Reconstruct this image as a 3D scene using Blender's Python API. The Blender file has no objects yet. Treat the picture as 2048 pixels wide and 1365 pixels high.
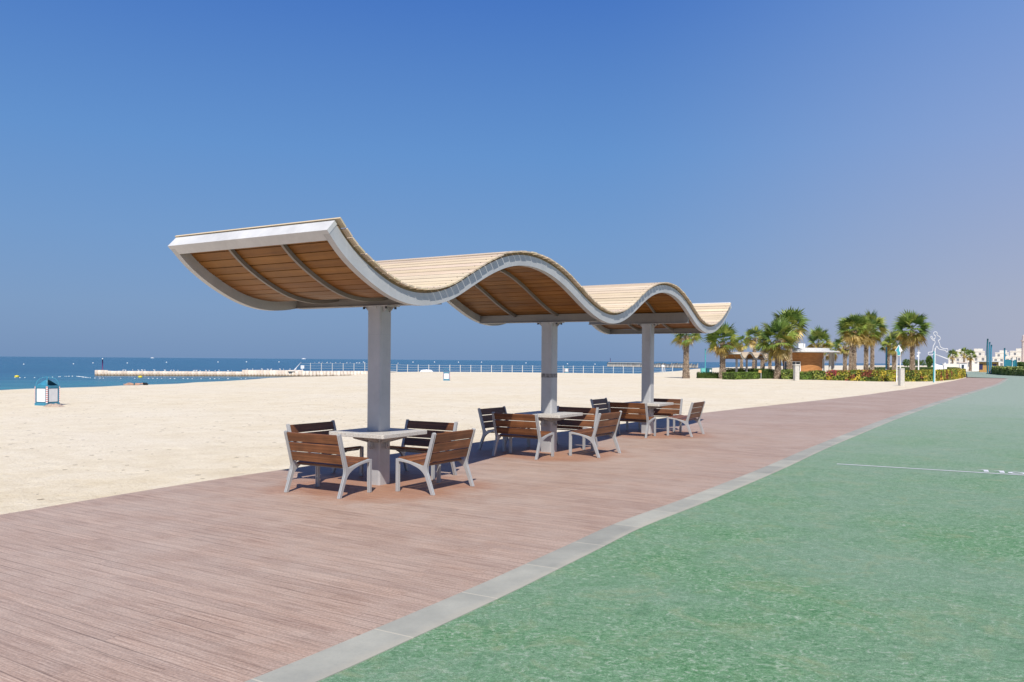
import bpy, bmesh, math, random
from mathutils import Vector, Matrix
R = math.radians
scene = bpy.context.scene
col = scene.collection
rnd = random.Random(7)

# ---------------------------------------------------------------- camera model (full photo pixels -> world)
F, CX, HY, H, ROLL = 1650.0, 1024.0, 721.3, 1.74, R(0.45)
def _ray(x, y):
    a, b = x - CX, y - HY
    return ((a*math.cos(ROLL) + b*math.sin(ROLL))/F, -(-a*math.sin(ROLL) + b*math.cos(ROLL))/F)
def gp(x, y, z=0.0):
    """point of the level z that is seen at photo pixel x, y"""
    rx, rz = _ray(x, y)
    t = (z - H)/rz
    return Vector((rx*t, t, z))
def dp(x, y, d):
    """point at distance d along the view axis seen at photo pixel x, y"""
    rx, rz = _ray(x, y)
    return Vector((rx*d, d, H + rz*d))

# ---------------------------------------------------------------- object helpers
def srgb(r, g, b):
    f = lambda c: (c/255/12.92) if c/255 <= .04045 else ((c/255 + .055)/1.055)**2.4
    return (f(r), f(g), f(b), 1)
def tag(o, label=None, cat=None, group=None, kind=None):
    if label: o['label'] = label
    if cat: o['category'] = cat
    if group: o['group'] = group
    if kind: o['kind'] = kind
    return o
def empty(name, loc=(0, 0, 0), rz=0.0):
    o = bpy.data.objects.new(name, None)
    o.empty_display_size = .2
    o.location = loc; o.rotation_euler = (0, 0, rz)
    col.objects.link(o)
    return o
def thing(name, label, cat, loc=(0, 0, 0), rz=0.0, group=None):
    return tag(empty(name, loc, rz), label, cat, group)
KIDS = {}
def setparent(o, p):
    o.parent = p
    KIDS.setdefault(p.name, []).append(o)
def copy_tree(o, parent=None):
    c = o.copy(); col.objects.link(c)
    if parent: setparent(c, parent)
    for ch in KIDS.get(o.name, []): copy_tree(ch, c)
    return c
class MB:
    def __init__(s):
        s.v = []; s.f = []; s.c = []; s.sm = []; s.uv = None
    def quad(s, pts, c=None, smooth=False):
        n = len(s.v); s.v += [tuple(p) for p in pts]; s.f.append(tuple(range(n, n + len(pts)))); s.c.append(c); s.sm.append(smooth)
    def mesh(s, vs, fs, c=None, smooth=False, M=None):
        n = len(s.v)
        s.v += [tuple(M @ Vector(p)) if M else tuple(p) for p in vs]
        for f in fs: s.f.append(tuple(i + n for i in f)); s.c.append(c); s.sm.append(smooth)
    def box(s, lo, hi, c=None, M=None, bev=0.0):
        x0, y0, z0 = lo; x1, y1, z1 = hi
        if bev > 0:
            # box with chamfered vertical edges and top
            b = bev
            ring = [(x0+b, y0), (x1-b, y0), (x1, y0+b), (x1, y1-b), (x1-b, y1), (x0+b, y1), (x0, y1-b), (x0, y0+b)]
            mx, my = (x0+x1)/2, (y0+y1)/2
            ins = [(p[0] + (b if p[0] < mx else -b)*.8, p[1] + (b if p[1] < my else -b)*.8) for p in ring]
            vs = [(p[0], p[1], z0) for p in ring] + [(p[0], p[1], z1-b) for p in ring] + [(p[0], p[1], z1) for p in ins]
            fs = [tuple(range(7, -1, -1)), tuple(range(16, 24))]
            for k in (0, 8):
                for i in range(8): fs.append((k+i, k+(i+1) % 8, k+8+(i+1) % 8, k+8+i))
            s.mesh(vs, fs, c, False, M); return
        vs = [(x0, y0, z0), (x1, y0, z0), (x1, y1, z0), (x0, y1, z0), (x0, y0, z1), (x1, y0, z1), (x1, y1, z1), (x0, y1, z1)]
        s.mesh(vs, [(3, 2, 1, 0), (4, 5, 6, 7), (0, 1, 5, 4), (1, 2, 6, 5), (2, 3, 7, 6), (3, 0, 4, 7)], c, False, M)
    def prism(s, pts, axis, a0, a1, c=None, M=None):
        """closed outline pts (2-D) extruded along axis ('x','y','z') from a0 to a1"""
        def p3(p, a): return {'x': (a, p[0], p[1]), 'y': (p[0], a, p[1]), 'z': (p[0], p[1], a)}[axis]
        n = len(pts)
        vs = [p3(p, a0) for p in pts] + [p3(p, a1) for p in pts]
        fs = [tuple(range(n-1, -1, -1)), tuple(range(n, 2*n))] + [(i, (i+1) % n, n + (i+1) % n, n + i) for i in range(n)]
        s.mesh(vs, fs, c, False, M)
    def tube(s, pts, rad, seg=8, c=None, cap=True, smooth=True):
        pts = [Vector(p) for p in pts]
        rads = rad if isinstance(rad, (list, tuple)) else [rad]*len(pts)
        n0 = len(s.v); up = Vector((0, 0, 1))
        for i, p in enumerate(pts):
            t = (pts[min(i+1, len(pts)-1)] - pts[max(i-1, 0)])
            t = t.normalized() if t.length > 1e-9 else Vector((0, 0, 1))
            a = t.cross(up) if abs(t.dot(up)) < .95 else t.cross(Vector((0, 1, 0)))
            a.normalize(); b = t.cross(a)
            for k in range(seg):
                an = 2*math.pi*k/seg
                s.v.append(tuple(p + (a*math.cos(an) + b*math.sin(an))*rads[i]))
        for i in range(len(pts)-1):
            for k in range(seg):
                q = n0 + i*seg
                s.f.append((q+k, q+(k+1) % seg, q+seg+(k+1) % seg, q+seg+k)); s.c.append(c); s.sm.append(smooth)
        if cap:
            s.f.append(tuple(n0 + k for k in range(seg))); s.c.append(c); s.sm.append(False)
            q = n0 + (len(pts)-1)*seg
            s.f.append(tuple(q + k for k in range(seg-1, -1, -1))); s.c.append(c); s.sm.append(False)
    def ellipsoid(s, cen, r, seg=8, rings=5, c=None, M=None):
        n0 = len(s.v); cen = Vector(cen); vs = []
        vs.append((cen.x, cen.y, cen.z - r[2]))
        for i in range(1, rings):
            ph = -math.pi/2 + math.pi*i/rings
            for k in range(seg):
                th = 2*math.pi*k/seg
                vs.append((cen.x + r[0]*math.cos(ph)*math.cos(th), cen.y + r[1]*math.cos(ph)*math.sin(th), cen.z + r[2]*math.sin(ph)))
        vs.append((cen.x, cen.y, cen.z + r[2])); N = len(vs) - 1; fs = []
        for k in range(seg):
            fs.append((0, 1+(k+1) % seg, 1+k)); q = 1 + (rings-2)*seg
            fs.append((N, q+k, q+(k+1) % seg))
        for i in range(rings-2):
            for k in range(seg):
                q = 1 + i*seg
                fs.append((q+k, q+(k+1) % seg, q+seg+(k+1) % seg, q+seg+k))
        s.mesh(vs, fs, c, True, M)
    def data(s, name, mat):
        me = bpy.data.meshes.new(name)
        me.from_pydata(s.v, [], s.f)
        if any(c is not None for c in s.c):
            at = me.attributes.new('Col', 'FLOAT_COLOR', 'FACE')
            for i, c in enumerate(s.c): at.data[i].color = c if c else (.5, .5, .5, 1)
        for i, p in enumerate(me.polygons): p.use_smooth = s.sm[i]
        if mat: me.materials.append(mat)
        me.update()
        return me
    def build(s, name, mat, parent=None, loc=(0, 0, 0), rz=0.0):
        o = bpy.data.objects.new(name, s.data(name, mat))
        o.location = loc; o.rotation_euler = (0, 0, rz)
        col.objects.link(o)
        if parent: setparent(o, parent)
        return o
def fix_normals(o):
    bm = bmesh.new(); bm.from_mesh(o.data); bmesh.ops.recalc_face_normals(bm, faces=bm.faces); bm.to_mesh(o.data); bm.free()
def bevel(o, w=.006, seg=2):
    m = o.modifiers.new('bevel', 'BEVEL'); m.width = w; m.segments = seg; m.limit_method = 'ANGLE'; m.angle_limit = R(40)
    return o

# ---------------------------------------------------------------- material helpers
class NT:
    def __init__(s, name, rough=.6, spec=.5, metal=0.0):
        m = bpy.data.materials.new(name); m.use_nodes = True
        s.m = m; s.t = m.node_tree; s.n = s.t.nodes; s.l = s.t.links
        s.b = s.n['Principled BSDF']
        s.b.inputs['Roughness'].default_value = rough
        s.b.inputs['Specular IOR Level'].default_value = spec
        s.b.inputs['Metallic'].default_value = metal
    def node(s, typ, **kw):
        n = s.n.new(typ)
        for k, v in kw.items():
            if k in n.inputs: n.inputs[k].default_value = v
            else: setattr(n, k, v)
        return n
    def link(s, a, b): s.l.new(a, b)
    def coord(s, kind='Object', scale=(1, 1, 1), rot=(0, 0, 0)):
        tc = s.node('ShaderNodeTexCoord'); mp = s.node('ShaderNodeMapping')
        mp.inputs['Scale'].default_value = scale; mp.inputs['Rotation'].default_value = rot
        s.link(tc.outputs[kind], mp.inputs['Vector'])
        return mp.outputs['Vector']
    def noise(s, vec, scale=5, detail=4, rough=.55, dist=0.0):
        n = s.node('ShaderNodeTexNoise'); n.inputs['Scale'].default_value = scale
        n.inputs['Detail'].default_value = detail; n.inputs['Roughness'].default_value = rough; n.inputs['Distortion'].default_value = dist
        s.link(vec, n.inputs['Vector']); return n.outputs['Fac']
    def ramp(s, fac, stops):
        r = s.node('ShaderNodeValToRGB'); e = r.color_ramp.elements
        while len(e) < len(stops): e.new(.5)
        for i, (p, c) in enumerate(stops): e[i].position = p; e[i].color = c if len(c) == 4 else (*c, 1)
        s.link(fac, r.inputs['Fac']); return r.outputs['Color']
    def mix(s, fac, a, b, mode='MIX'):
        m = s.node('ShaderNodeMix', data_type='RGBA', blend_type=mode)
        for sock, v in ((m.inputs['Factor'], fac), (m.inputs['A'], a), (m.inputs['B'], b)):
            if hasattr(v, 'is_linked') or hasattr(v, 'links'): s.link(v, sock)
            elif isinstance(v, (int, float)): sock.default_value = v
            else: sock.default_value = v if len(v) == 4 else (*v, 1)
        # Mix node has several sockets of each name: use the colour ones
        return m
    def mixc(s, fac, a, b, mode='MIX'):
        m = s.n.new('ShaderNodeMix'); m.data_type = 'RGBA'; m.blend_type = mode
        fi, ai, bi = m.inputs[0], m.inputs[6], m.inputs[7]
        for sock, v in ((fi, fac), (ai, a), (bi, b)):
            if isinstance(v, bpy.types.NodeSocket): s.link(v, sock)
            elif isinstance(v, (int, float)): sock.default_value = v
            else: sock.default_value = v if len(v) == 4 else (*v, 1)
        return m.outputs[2]
    def math(s, op, a, b=None, c=None, clamp=False):
        m = s.n.new('ShaderNodeMath'); m.operation = op; m.use_clamp = clamp
        for i, v in enumerate((a, b, c)):
            if v is None: continue
            if isinstance(v, bpy.types.NodeSocket): s.link(v, m.inputs[i])
            else: m.inputs[i].default_value = v
        return m.outputs[0]
    def bump(s, h, strength=.3, dist=.01):
        b = s.n.new('ShaderNodeBump'); b.inputs['Strength'].default_value = strength; b.inputs['Distance'].default_value = dist
        s.link(h, b.inputs['Height']); s.link(b.outputs['Normal'], s.b.inputs['Normal'])
    def base(s, c):
        if isinstance(c, bpy.types.NodeSocket): s.link(c, s.b.inputs['Base Color'])
        else: s.b.inputs['Base Color'].default_value = c if len(c) == 4 else (*c, 1)
        return s
def plain(name, c, rough=.5, spec=.5, metal=0.0, var=.12, scale=6.0, bump=0.0):
    """a paint or material with mild procedural unevenness"""
    t = NT(name, rough, spec, metal)
    v = t.coord('Object'); n = t.noise(v, scale, 5, .6)
    lo = tuple(x*(1-var) for x in c[:3]); hi = tuple(min(1, x*(1+var)) for x in c[:3])
    t.base(t.ramp(n, [(.3, lo), (.7, hi)]))
    if bump: t.bump(t.noise(v, scale*12, 4, .6), bump, .004)
    return t.m
def attr_mat(name, rough=.6, spec=.3, trans=0.0, scale=3.0, var=.25):
    t = NT(name, rough, spec)
    a = t.node('ShaderNodeAttribute'); a.attribute_name = 'Col'
    n = t.noise(t.coord('Object'), scale, 3)
    k = t.ramp(n, [(.3, (1-var,)*3), (.7, (1+var,)*3)])
    c = t.mixc(1.0, a.outputs['Color'], k, 'MULTIPLY')
    t.base(c)
    if trans > 0:
        tr = t.node('ShaderNodeBsdfTranslucent'); t.link(c, tr.inputs['Color'])
        mx = t.node('ShaderNodeMixShader'); mx.inputs[0].default_value = trans
        out = t.n['Material Output']
        t.link(t.b.outputs[0], mx.inputs[1]); t.link(tr.outputs[0], mx.inputs[2]); t.link(mx.outputs[0], out.inputs['Surface'])
    return t.m

# ---------------------------------------------------------------- sun, sky, camera
SUN_EL, SUN_AZ = R(48.0), R(-0.7)            # light travels towards azimuth SUN_AZ right of the view axis
ld = Vector((math.sin(SUN_AZ)*math.cos(SUN_EL), math.cos(SUN_AZ)*math.cos(SUN_EL), -math.sin(SUN_EL)))
sun = bpy.data.lights.new('sun', 'SUN'); sun.energy = 4.9; sun.angle = R(.5); sun.color = (1.0, .945, .86)
so = bpy.data.objects.new('sun', sun); so.rotation_euler = ld.to_track_quat('-Z', 'Y').to_euler(); so.location = (-5, -20, 30); col.objects.link(so)

w = bpy.data.worlds.new("World"); scene.world = w; w.use_nodes = True
nt = w.node_tree; N = nt.nodes; L = nt.links
bg = N['Background']; bg.inputs['Strength'].default_value = .1
sky = N.new('ShaderNodeTexSky'); sky.sky_type = 'NISHITA'; sky.sun_disc = False
sky.sun_elevation = SUN_EL; sky.sun_rotation = math.pi + SUN_AZ; sky.dust_density = 1.5; sky.air_density = 1.0
tc = N.new('ShaderNodeTexCoord'); sep = N.new('ShaderNodeSeparateXYZ'); L.new(tc.outputs['Generated'], sep.inputs[0])
def wramp(stops):
    r = N.new('ShaderNodeValToRGB'); e = r.color_ramp.elements
    while len(e) < len(stops): e.new(.5)
    for i, (p, c) in enumerate(stops): e[i].position = p; e[i].color = c
    L.new(sep.outputs['Z'], r.inputs['Fac']); return r.outputs['Color']
SKY_L = [(0.0, srgb(119, 149, 190)), (.06, srgb(121, 154, 197)), (.14, srgb(112, 153, 204)), (.24, srgb(97, 146, 207)), (.40, srgb(69, 119, 197)), (.58, srgb(42, 86, 166)), (.85, srgb(24, 56, 124))]
SKY_R = [(0.0, srgb(177, 180, 199)), (.06, srgb(172, 177, 199)), (.14, srgb(160, 172, 205)), (.24, srgb(144, 167, 214)), (.40, srgb(114, 153, 217)), (.58, srgb(56, 100, 178)), (.85, srgb(24, 56, 124))]
ca, cb = wramp(SKY_L), wramp(SKY_R)
mr = N.new('ShaderNodeMapRange'); mr.interpolation_type = 'SMOOTHSTEP'
mr.inputs['From Min'].default_value = .06; mr.inputs['From Max'].default_value = .68
L.new(sep.outputs['X'], mr.inputs['Value'])
def wmix(f, a, b, mode='MIX'):
    m = N.new('ShaderNodeMix'); m.data_type = 'RGBA'; m.blend_type = mode
    for sck, v in ((m.inputs[0], f), (m.inputs[6], a), (m.inputs[7], b)):
        if isinstance(v, bpy.types.NodeSocket): L.new(v, sck)
        else: sck.default_value = v
    return m.outputs[2]
hz = wmix(mr.outputs[0], ca, cb)
hz10 = wmix(1.0, hz, (10, 10, 10, 1), 'MULTIPLY')
L.new(wmix(.92, sky.outputs['Color'], hz10), bg.inputs['Color'])

cam = bpy.data.cameras.new('camera'); cam.sensor_width = 36; cam.lens = F/2048*36
cam.shift_y = (HY - 682.5)/2048; cam.clip_end = 40000; cam.clip_start = .05
co = bpy.data.objects.new('camera', cam); col.objects.link(co)
co.matrix_world = Matrix.Translation((0, 0, H)) @ Matrix.Rotation(R(90), 4, 'X') @ Matrix.Rotation(ROLL, 4, 'Z')
scene.camera = co
scene.view_settings.view_transform = 'Standard'; scene.view_settings.look = 'None'
scene.view_settings.exposure = 0; scene.view_settings.gamma = 1

# ---------------------------------------------------------------- layout of the shelter
TH = R(31.3); CRZ = math.pi/2 - TH
U = Vector((math.sin(TH), math.cos(TH), 0)); V = Vector((-math.cos(TH), math.sin(TH), 0))
C0 = Vector((-1.859, 11.554, 0)); PC = 4.955
COLS = [C0 + U*PC*i for i in range(3)]
COLS[2] = C0 + U*9.93

# ---------------------------------------------------------------- materials
# deck: planks laid across the path (UV: u along the path in metres, v across)
def deck_material():
    t = NT('deck_wood', .62, .35)
    tc = t.node('ShaderNodeTexCoord'); sp = t.node('ShaderNodeSeparateXYZ'); t.link(tc.outputs['UV'], sp.inputs[0])
    u, v = sp.outputs['X'], sp.outputs['Y']
    PW = .118
    pi_ = t.math('DIVIDE', u, PW); idx = t.math('FLOOR', pi_); fr = t.math('FRACT', pi_)
    # random per plank, boards about 2.4 m long, joints staggered
    wn = t.node('ShaderNodeTexWhiteNoise', noise_dimensions='1D'); t.link(idx, wn.inputs['W'])
    off = t.math('MULTIPLY', wn.outputs['Value'], 2.4)
    bv = t.math('DIVIDE', t.math('ADD', v, off), 2.4); bidx = t.math('FLOOR', bv); bfr = t.math('FRACT', bv)
    cb = t.node('ShaderNodeCombineXYZ'); t.link(idx, cb.inputs[0]); t.link(bidx, cb.inputs[1])
    wn2 = t.node('ShaderNodeTexWhiteNoise', noise_dimensions='2D'); t.link(cb.outputs[0], wn2.inputs['Vector'])
    rv = wn2.outputs['Value']
    # streaky weathering along the plank
    cv = t.node('ShaderNodeCombineXYZ'); t.link(t.math('MULTIPLY', u, 85.0), cv.inputs[0]); t.link(t.math('MULTIPLY', v, 2.2), cv.inputs[1]); t.link(t.math('MULTIPLY', rv, 50.0), cv.inputs[2])
    st = t.noise(cv.outputs[0], 1.0, 5, .65)
    cv2 = t.node('ShaderNodeCombineXYZ'); t.link(t.math('MULTIPLY', u, 9.0), cv2.inputs[0]); t.link(t.math('MULTIPLY', v, 1.1), cv2.inputs[1]); t.link(t.math('MULTIPLY', rv, 9.0), cv2.inputs[2])
    st2 = t.noise(cv2.outputs[0], 1.0, 5, .6)
    # walked, sandy patches on a larger scale
    ov = t.coord('Object'); big = t.noise(ov, .38, 5, .6); mid = t.noise(ov, 1.7, 5, .65, .4)
    c1 = t.ramp(st, [(.28, (.215, .140, .108)), (.5, (.425, .298, .232)), (.72, (.60, .465, .38))])
    c2 = t.ramp(rv, [(0, (.90, .88, .88)), (.5, (1.0, .99, .98)), (1, (1.07, 1.05, 1.03))])
    c = t.mixc(1.0, c1, c2, 'MULTIPLY')
    c = t.mixc(t.ramp(st2, [(.40, (0, 0, 0)), (.75, (.45,)*3)]), c, (.52, .39, .31))
    pale = t.ramp(t.math('ADD', t.math('MULTIPLY', big, .6), t.math('MULTIPLY', mid, .4)), [(.42, (0, 0, 0)), (.68, (.60,)*3)])
    c = t.mixc(pale, c, (.56, .465, .395))
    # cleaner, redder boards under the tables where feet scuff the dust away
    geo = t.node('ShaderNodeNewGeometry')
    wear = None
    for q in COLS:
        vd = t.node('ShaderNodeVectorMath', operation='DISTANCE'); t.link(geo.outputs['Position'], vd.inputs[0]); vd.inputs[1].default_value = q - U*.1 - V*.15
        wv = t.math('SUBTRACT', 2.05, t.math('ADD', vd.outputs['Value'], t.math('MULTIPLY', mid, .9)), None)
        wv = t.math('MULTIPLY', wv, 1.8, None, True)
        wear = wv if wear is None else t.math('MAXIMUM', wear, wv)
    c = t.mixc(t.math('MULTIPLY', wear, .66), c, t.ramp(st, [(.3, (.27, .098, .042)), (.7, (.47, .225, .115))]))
    # grooves between boards; some are open, others are filled with sand
    gd = t.math('MINIMUM', fr, t.math('SUBTRACT', 1.0, fr))
    gap = t.math('LESS_THAN', gd, .042)
    jv = t.math('MINIMUM', bfr, t.math('SUBTRACT', 1.0, bfr)); jg = t.math('LESS_THAN', jv, .0008)
    gv = t.node('ShaderNodeCombineXYZ'); t.link(idx, gv.inputs[0]); t.link(t.math('MULTIPLY', v, .55), gv.inputs[1])
    gn = t.noise(gv.outputs[0], 1.0, 3, .6)
    gcol = t.ramp(gn, [(.40, (.05, .034, .03)), (.50, (.27, .18, .14)), (.62, (.58, .46, .36))])
    gapm = t.math('MAXIMUM', gap, jg)
    c = t.mixc(t.math('MULTIPLY', gapm, .56), c, gcol)
    sp_ = t.noise(ov, 55.0, 4, .75)
    c = t.mixc(1.0, c, t.ramp(sp_, [(.30, (.72,)*3), (.50, (1.0,)*3), (.72, (1.28, 1.27, 1.25))]), 'MULTIPLY')
    # sand grains and small crumbs
    vo = t.node('ShaderNodeTexVoronoi'); vo.inputs['Scale'].default_value = 9.0; t.link(ov, vo.inputs['Vector'])
    cr = t.math('MULTIPLY', t.math('LESS_THAN', vo.outputs['Distance'], .055), t.math('GREATER_THAN', mid, .55))
    c = t.mixc(t.math('MULTIPLY', cr, .7), c, (.62, .54, .45))
    t.base(c)
    ridge = t.math('PINGPONG', t.math('MULTIPLY', u, 70.0), .5)
    h = t.math('ADD', t.math('MULTIPLY', ridge, .25), t.math('MULTIPLY', st, .6)); h = t.math('SUBTRACT', h, t.math('MULTIPLY', gapm, 1.2))
    t.bump(h, .35, .006)
    return t.m
def track_material():
    t = NT('track_coating', .75, .18)
    v = t.coord('Object')
    a = t.noise(v, .45, 5, .6, .5); b = t.noise(v, 2.3, 6, .68, 1.2)
    vs = t.coord('Object', (1.0, 1.35, 1.0), (0, 0, R(20)))
    d = t.noise(vs, 11.0, 7, .72, 2.6); e = t.noise(vs, 34.0, 5, .7, 2.0)
    c = t.ramp(d, [(.33, (.048, .150, .058)), (.46, (.115, .262, .120)), (.54, (.180, .325, .185)), (.64, (.40, .48, .37))])
    c = t.mixc(t.ramp(a, [(.38, (0, 0, 0)), (.62, (.55,)*3)]), c, (.20, .305, .22))
    c = t.mixc(t.ramp(b, [(.52, (0, 0, 0)), (.72, (.55,)*3)]), c, (.30, .335, .19))
    c = t.mixc(t.ramp(b, [(.26, (.6,)*3), (.42, (0, 0, 0))]), c, (.055, .190, .068))
    c = t.mixc(t.ramp(e, [(.60, (0, 0, 0)), (.76, (.65,)*3)]), c, (.42, .53, .40))
    c = t.mixc(t.ramp(e, [(.22, (.5,)*3), (.40, (0, 0, 0))]), c, (.035, .11, .050))
    # farther along, the grey wash and grazing sheen are painted into the colour
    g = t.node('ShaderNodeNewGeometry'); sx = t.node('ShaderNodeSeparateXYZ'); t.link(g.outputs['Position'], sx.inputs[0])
    wash_and_dust = t.node('ShaderNodeMapRange'); wash_and_dust.inputs['From Min'].default_value = 6; wash_and_dust.inputs['From Max'].default_value = 38
    t.link(t.math('ADD', sx.outputs['Y'], t.math('MULTIPLY', t.math('SUBTRACT', a, .5), 14)), wash_and_dust.inputs['Value'])
    c = t.mixc(t.math('MULTIPLY', wash_and_dust.outputs[0], .80), c, (.36, .425, .365))
    mo = t.noise(t.coord('Object', (1.0, 1.5, 1.0), (0, 0, R(35))), 5.0, 6, .75, 1.6)
    c = t.mixc(t.ramp(mo, [(.30, (.55,)*3), (.46, (0, 0, 0))]), c, (.070, .160, .085))
    c = t.mixc(t.ramp(mo, [(.56, (0, 0, 0)), (.70, (.45,)*3)]), c, (.36, .42, .33))
    gr = t.noise(v, 130.0, 3, .7)
    c = t.mixc(1.0, c, t.ramp(gr, [(.30, (.52,)*3), (.50, (1.0,)*3), (.70, (1.42,)*3)]), 'MULTIPLY')
    t.base(c)
    t.bump(t.math('ADD', t.math('ADD', d, t.math('MULTIPLY', gr, .5)), t.math('MULTIPLY', e, .6)), .45, .006)
    return t.m
def sand_material():
    t = NT('sand_grains', .9, .15)
    v = t.coord('Object')
    big = t.noise(v, .12, 4, .55); mid = t.noise(v, 1.1, 6, .65, .3); fine = t.noise(v, 16, 6, .7); gr = t.noise(v, 90, 3, .7)
    c = t.ramp(mid, [(.3, (.74, .635, .45)), (.55, (.84, .745, .565)), (.75, (.88, .80, .64))])
    g = t.node('ShaderNodeNewGeometry'); sx = t.node('ShaderNodeSeparateXYZ'); t.link(g.outputs['Position'], sx.inputs[0])
    c = t.mixc(t.ramp(big, [(.4, (0, 0, 0)), (.65, (.5,)*3)]), c, (.86, .79, .66))
    c = t.mixc(t.ramp(fine, [(.30, (.75,)*3), (.47, (0, 0, 0))]), c, (.56, .45, .29))
    c = t.mixc(t.ramp(gr, [(.3, (.3,)*3), (.5, (0, 0, 0))]), c, (.50, .42, .31))
    # dry weed crumbs and shells
    vo = t.node('ShaderNodeTexVoronoi'); vo.inputs['Scale'].default_value = 2.4; t.link(v, vo.inputs['Vector'])
    cr = t.math('MULTIPLY', t.math('LESS_THAN', vo.outputs['Distance'], t.math('MULTIPLY', fine, .24)), t.math('GREATER_THAN', mid, .42))
    c = t.mixc(t.math('MULTIPLY', cr, .75), c, (.20, .15, .09))
    t.base(c)
    # footprints and ripples
    v2 = t.node('ShaderNodeTexVoronoi'); v2.inputs['Scale'].default_value = 2.2; v2.feature = 'SMOOTH_F1'
    t.link(t.coord('Object', (1, .8, 1)), v2.inputs['Vector'])
    v3 = t.node('ShaderNodeTexVoronoi'); v3.inputs['Scale'].default_value = 1.15; v3.feature = 'SMOOTH_F1'; t.link(t.coord('Object', (1.25, .8, 1), (0, 0, .6)), v3.inputs['Vector'])
    dent = t.ramp(v3.outputs['Distance'], [(.05, (0, 0, 0)), (.22, (1, 1, 1))])
    h = t.math('ADD', t.math('MULTIPLY', v2.outputs['Distance'], .5), t.math('ADD', t.math('MULTIPLY', mid, .6), t.math('MULTIPLY', fine, .55)))
    h = t.math('ADD', h, t.math('MULTIPLY', dent, .35))
    t.bump(h, .75, .08)
    return t.m
def sea_material():
    t = NT('sea_water', .22, .22)
    g = t.node('ShaderNodeNewGeometry'); sx = t.node('ShaderNodeSeparateXYZ'); t.link(g.outputs['Position'], sx.inputs[0])
    v = t.coord('Object', (.35, 1.0, 1.0))
    n1 = t.noise(v, .06, 4, .6); n2 = t.noise(v, .9, 5, .6); n3 = t.noise(v, .25, 4, .6)
    # depth grows with the distance from the shore line (which runs away to the right)
    dep = t.math('SUBTRACT', sx.outputs['Y'], t.math('ADD', 96.0, t.math('MULTIPLY', sx.outputs['X'], 1.05)))
    dep = t.math('ADD', dep, t.math('MULTIPLY', t.math('SUBTRACT', n1, .5), 40))
    mr = t.node('ShaderNodeMapRange'); mr.inputs['From Min'].default_value = -5; mr.inputs['From Max'].default_value = 110; t.link(dep, mr.inputs['Value'])
    c = t.ramp(mr.outputs[0], [(0, (.080, .36, .34)), (.3, (.048, .26, .285)), (.65, (.025, .15, .225)), (1, (.019, .122, .203))])
    c = t.mixc(t.ramp(n2, [(.35, (.55,)*3), (.55, (0, 0, 0))]), c, (.014, .09, .17))
    c = t.mixc(t.ramp(n3, [(.55, (0, 0, 0)), (.75, (.30,)*3)]), c, (.05, .17, .25))
    vb = t.coord('Object', (.035, .16, 1.0)); n4 = t.noise(vb, 1.0, 6, .62); vc = t.coord('Object', (.010, .030, 1.0)); n5 = t.noise(vc, 1.0, 4, .6)
    c = t.mixc(t.ramp(n4, [(.36, (.55,)*3), (.50, (0, 0, 0))]), c, (.011, .075, .15))
    c = t.mixc(t.ramp(n4, [(.52, (0, 0, 0)), (.66, (.40,)*3)]), c, (.06, .22, .30))
    c = t.mixc(t.ramp(n5, [(.40, (.45,)*3), (.60, (0, 0, 0))]), c, (.012, .085, .165))
    t.base(c)
    t.bump(t.math('ADD', n2, t.math('ADD', t.math('MULTIPLY', n3, 1.5), t.math('MULTIPLY', n4, 3.0))), .9, .35)
    return t.m
def kerb_material():
    t = NT('kerb_concrete', .75, .3)
    tc = t.node('ShaderNodeTexCoord'); sp = t.node('ShaderNodeSeparateXYZ'); t.link(tc.outputs['UV'], sp.inputs[0])
    v = t.coord('Object'); n = t.noise(v, 1.6, 6, .65); f = t.noise(v, 60, 4, .7)
    idx = t.math('FLOOR', t.math('DIVIDE', sp.outputs['X'], 1.0)); fr = t.math('FRACT', t.math('DIVIDE', sp.outputs['X'], 1.0))
    wn = t.node('ShaderNodeTexWhiteNoise', noise_dimensions='1D'); t.link(idx, wn.inputs['W'])
    c = t.ramp(n, [(.3, (.33, .335, .30)), (.7, (.47, .47, .41))])
    c = t.mixc(1.0, c, t.ramp(wn.outputs['Value'], [(0, (.84,)*3), (1, (1.10, 1.09, 1.06))]), 'MULTIPLY')
    c = t.mixc(t.ramp(f, [(.3, (.3,)*3), (.5, (0, 0, 0))]), c, (.30, .30, .28))
    # sandy dust drifted towards the track side
    wash_and_dust = t.node('ShaderNodeMapRange'); wash_and_dust.inputs['From Min'].default_value = .72; wash_and_dust.inputs['From Max'].default_value = 1.0
    t.link(t.math('ADD', sp.outputs['Y'], t.math('MULTIPLY', t.math('SUBTRACT', n, .5), .5)), wash_and_dust.inputs['Value'])
    c = t.mixc(t.math('MULTIPLY', wash_and_dust.outputs[0], .55), c, (.50, .465, .375))
    joint = t.math('LESS_THAN', t.math('MINIMUM', fr, t.math('SUBTRACT', 1.0, fr)), .007)
    c = t.mixc(t.math('MULTIPLY', joint, .8), c, (.58, .54, .44))
    t.base(c); t.bump(t.math('ADD', f, t.math('MULTIPLY', joint, -1.5)), .25, .004)
    return t.m
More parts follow.
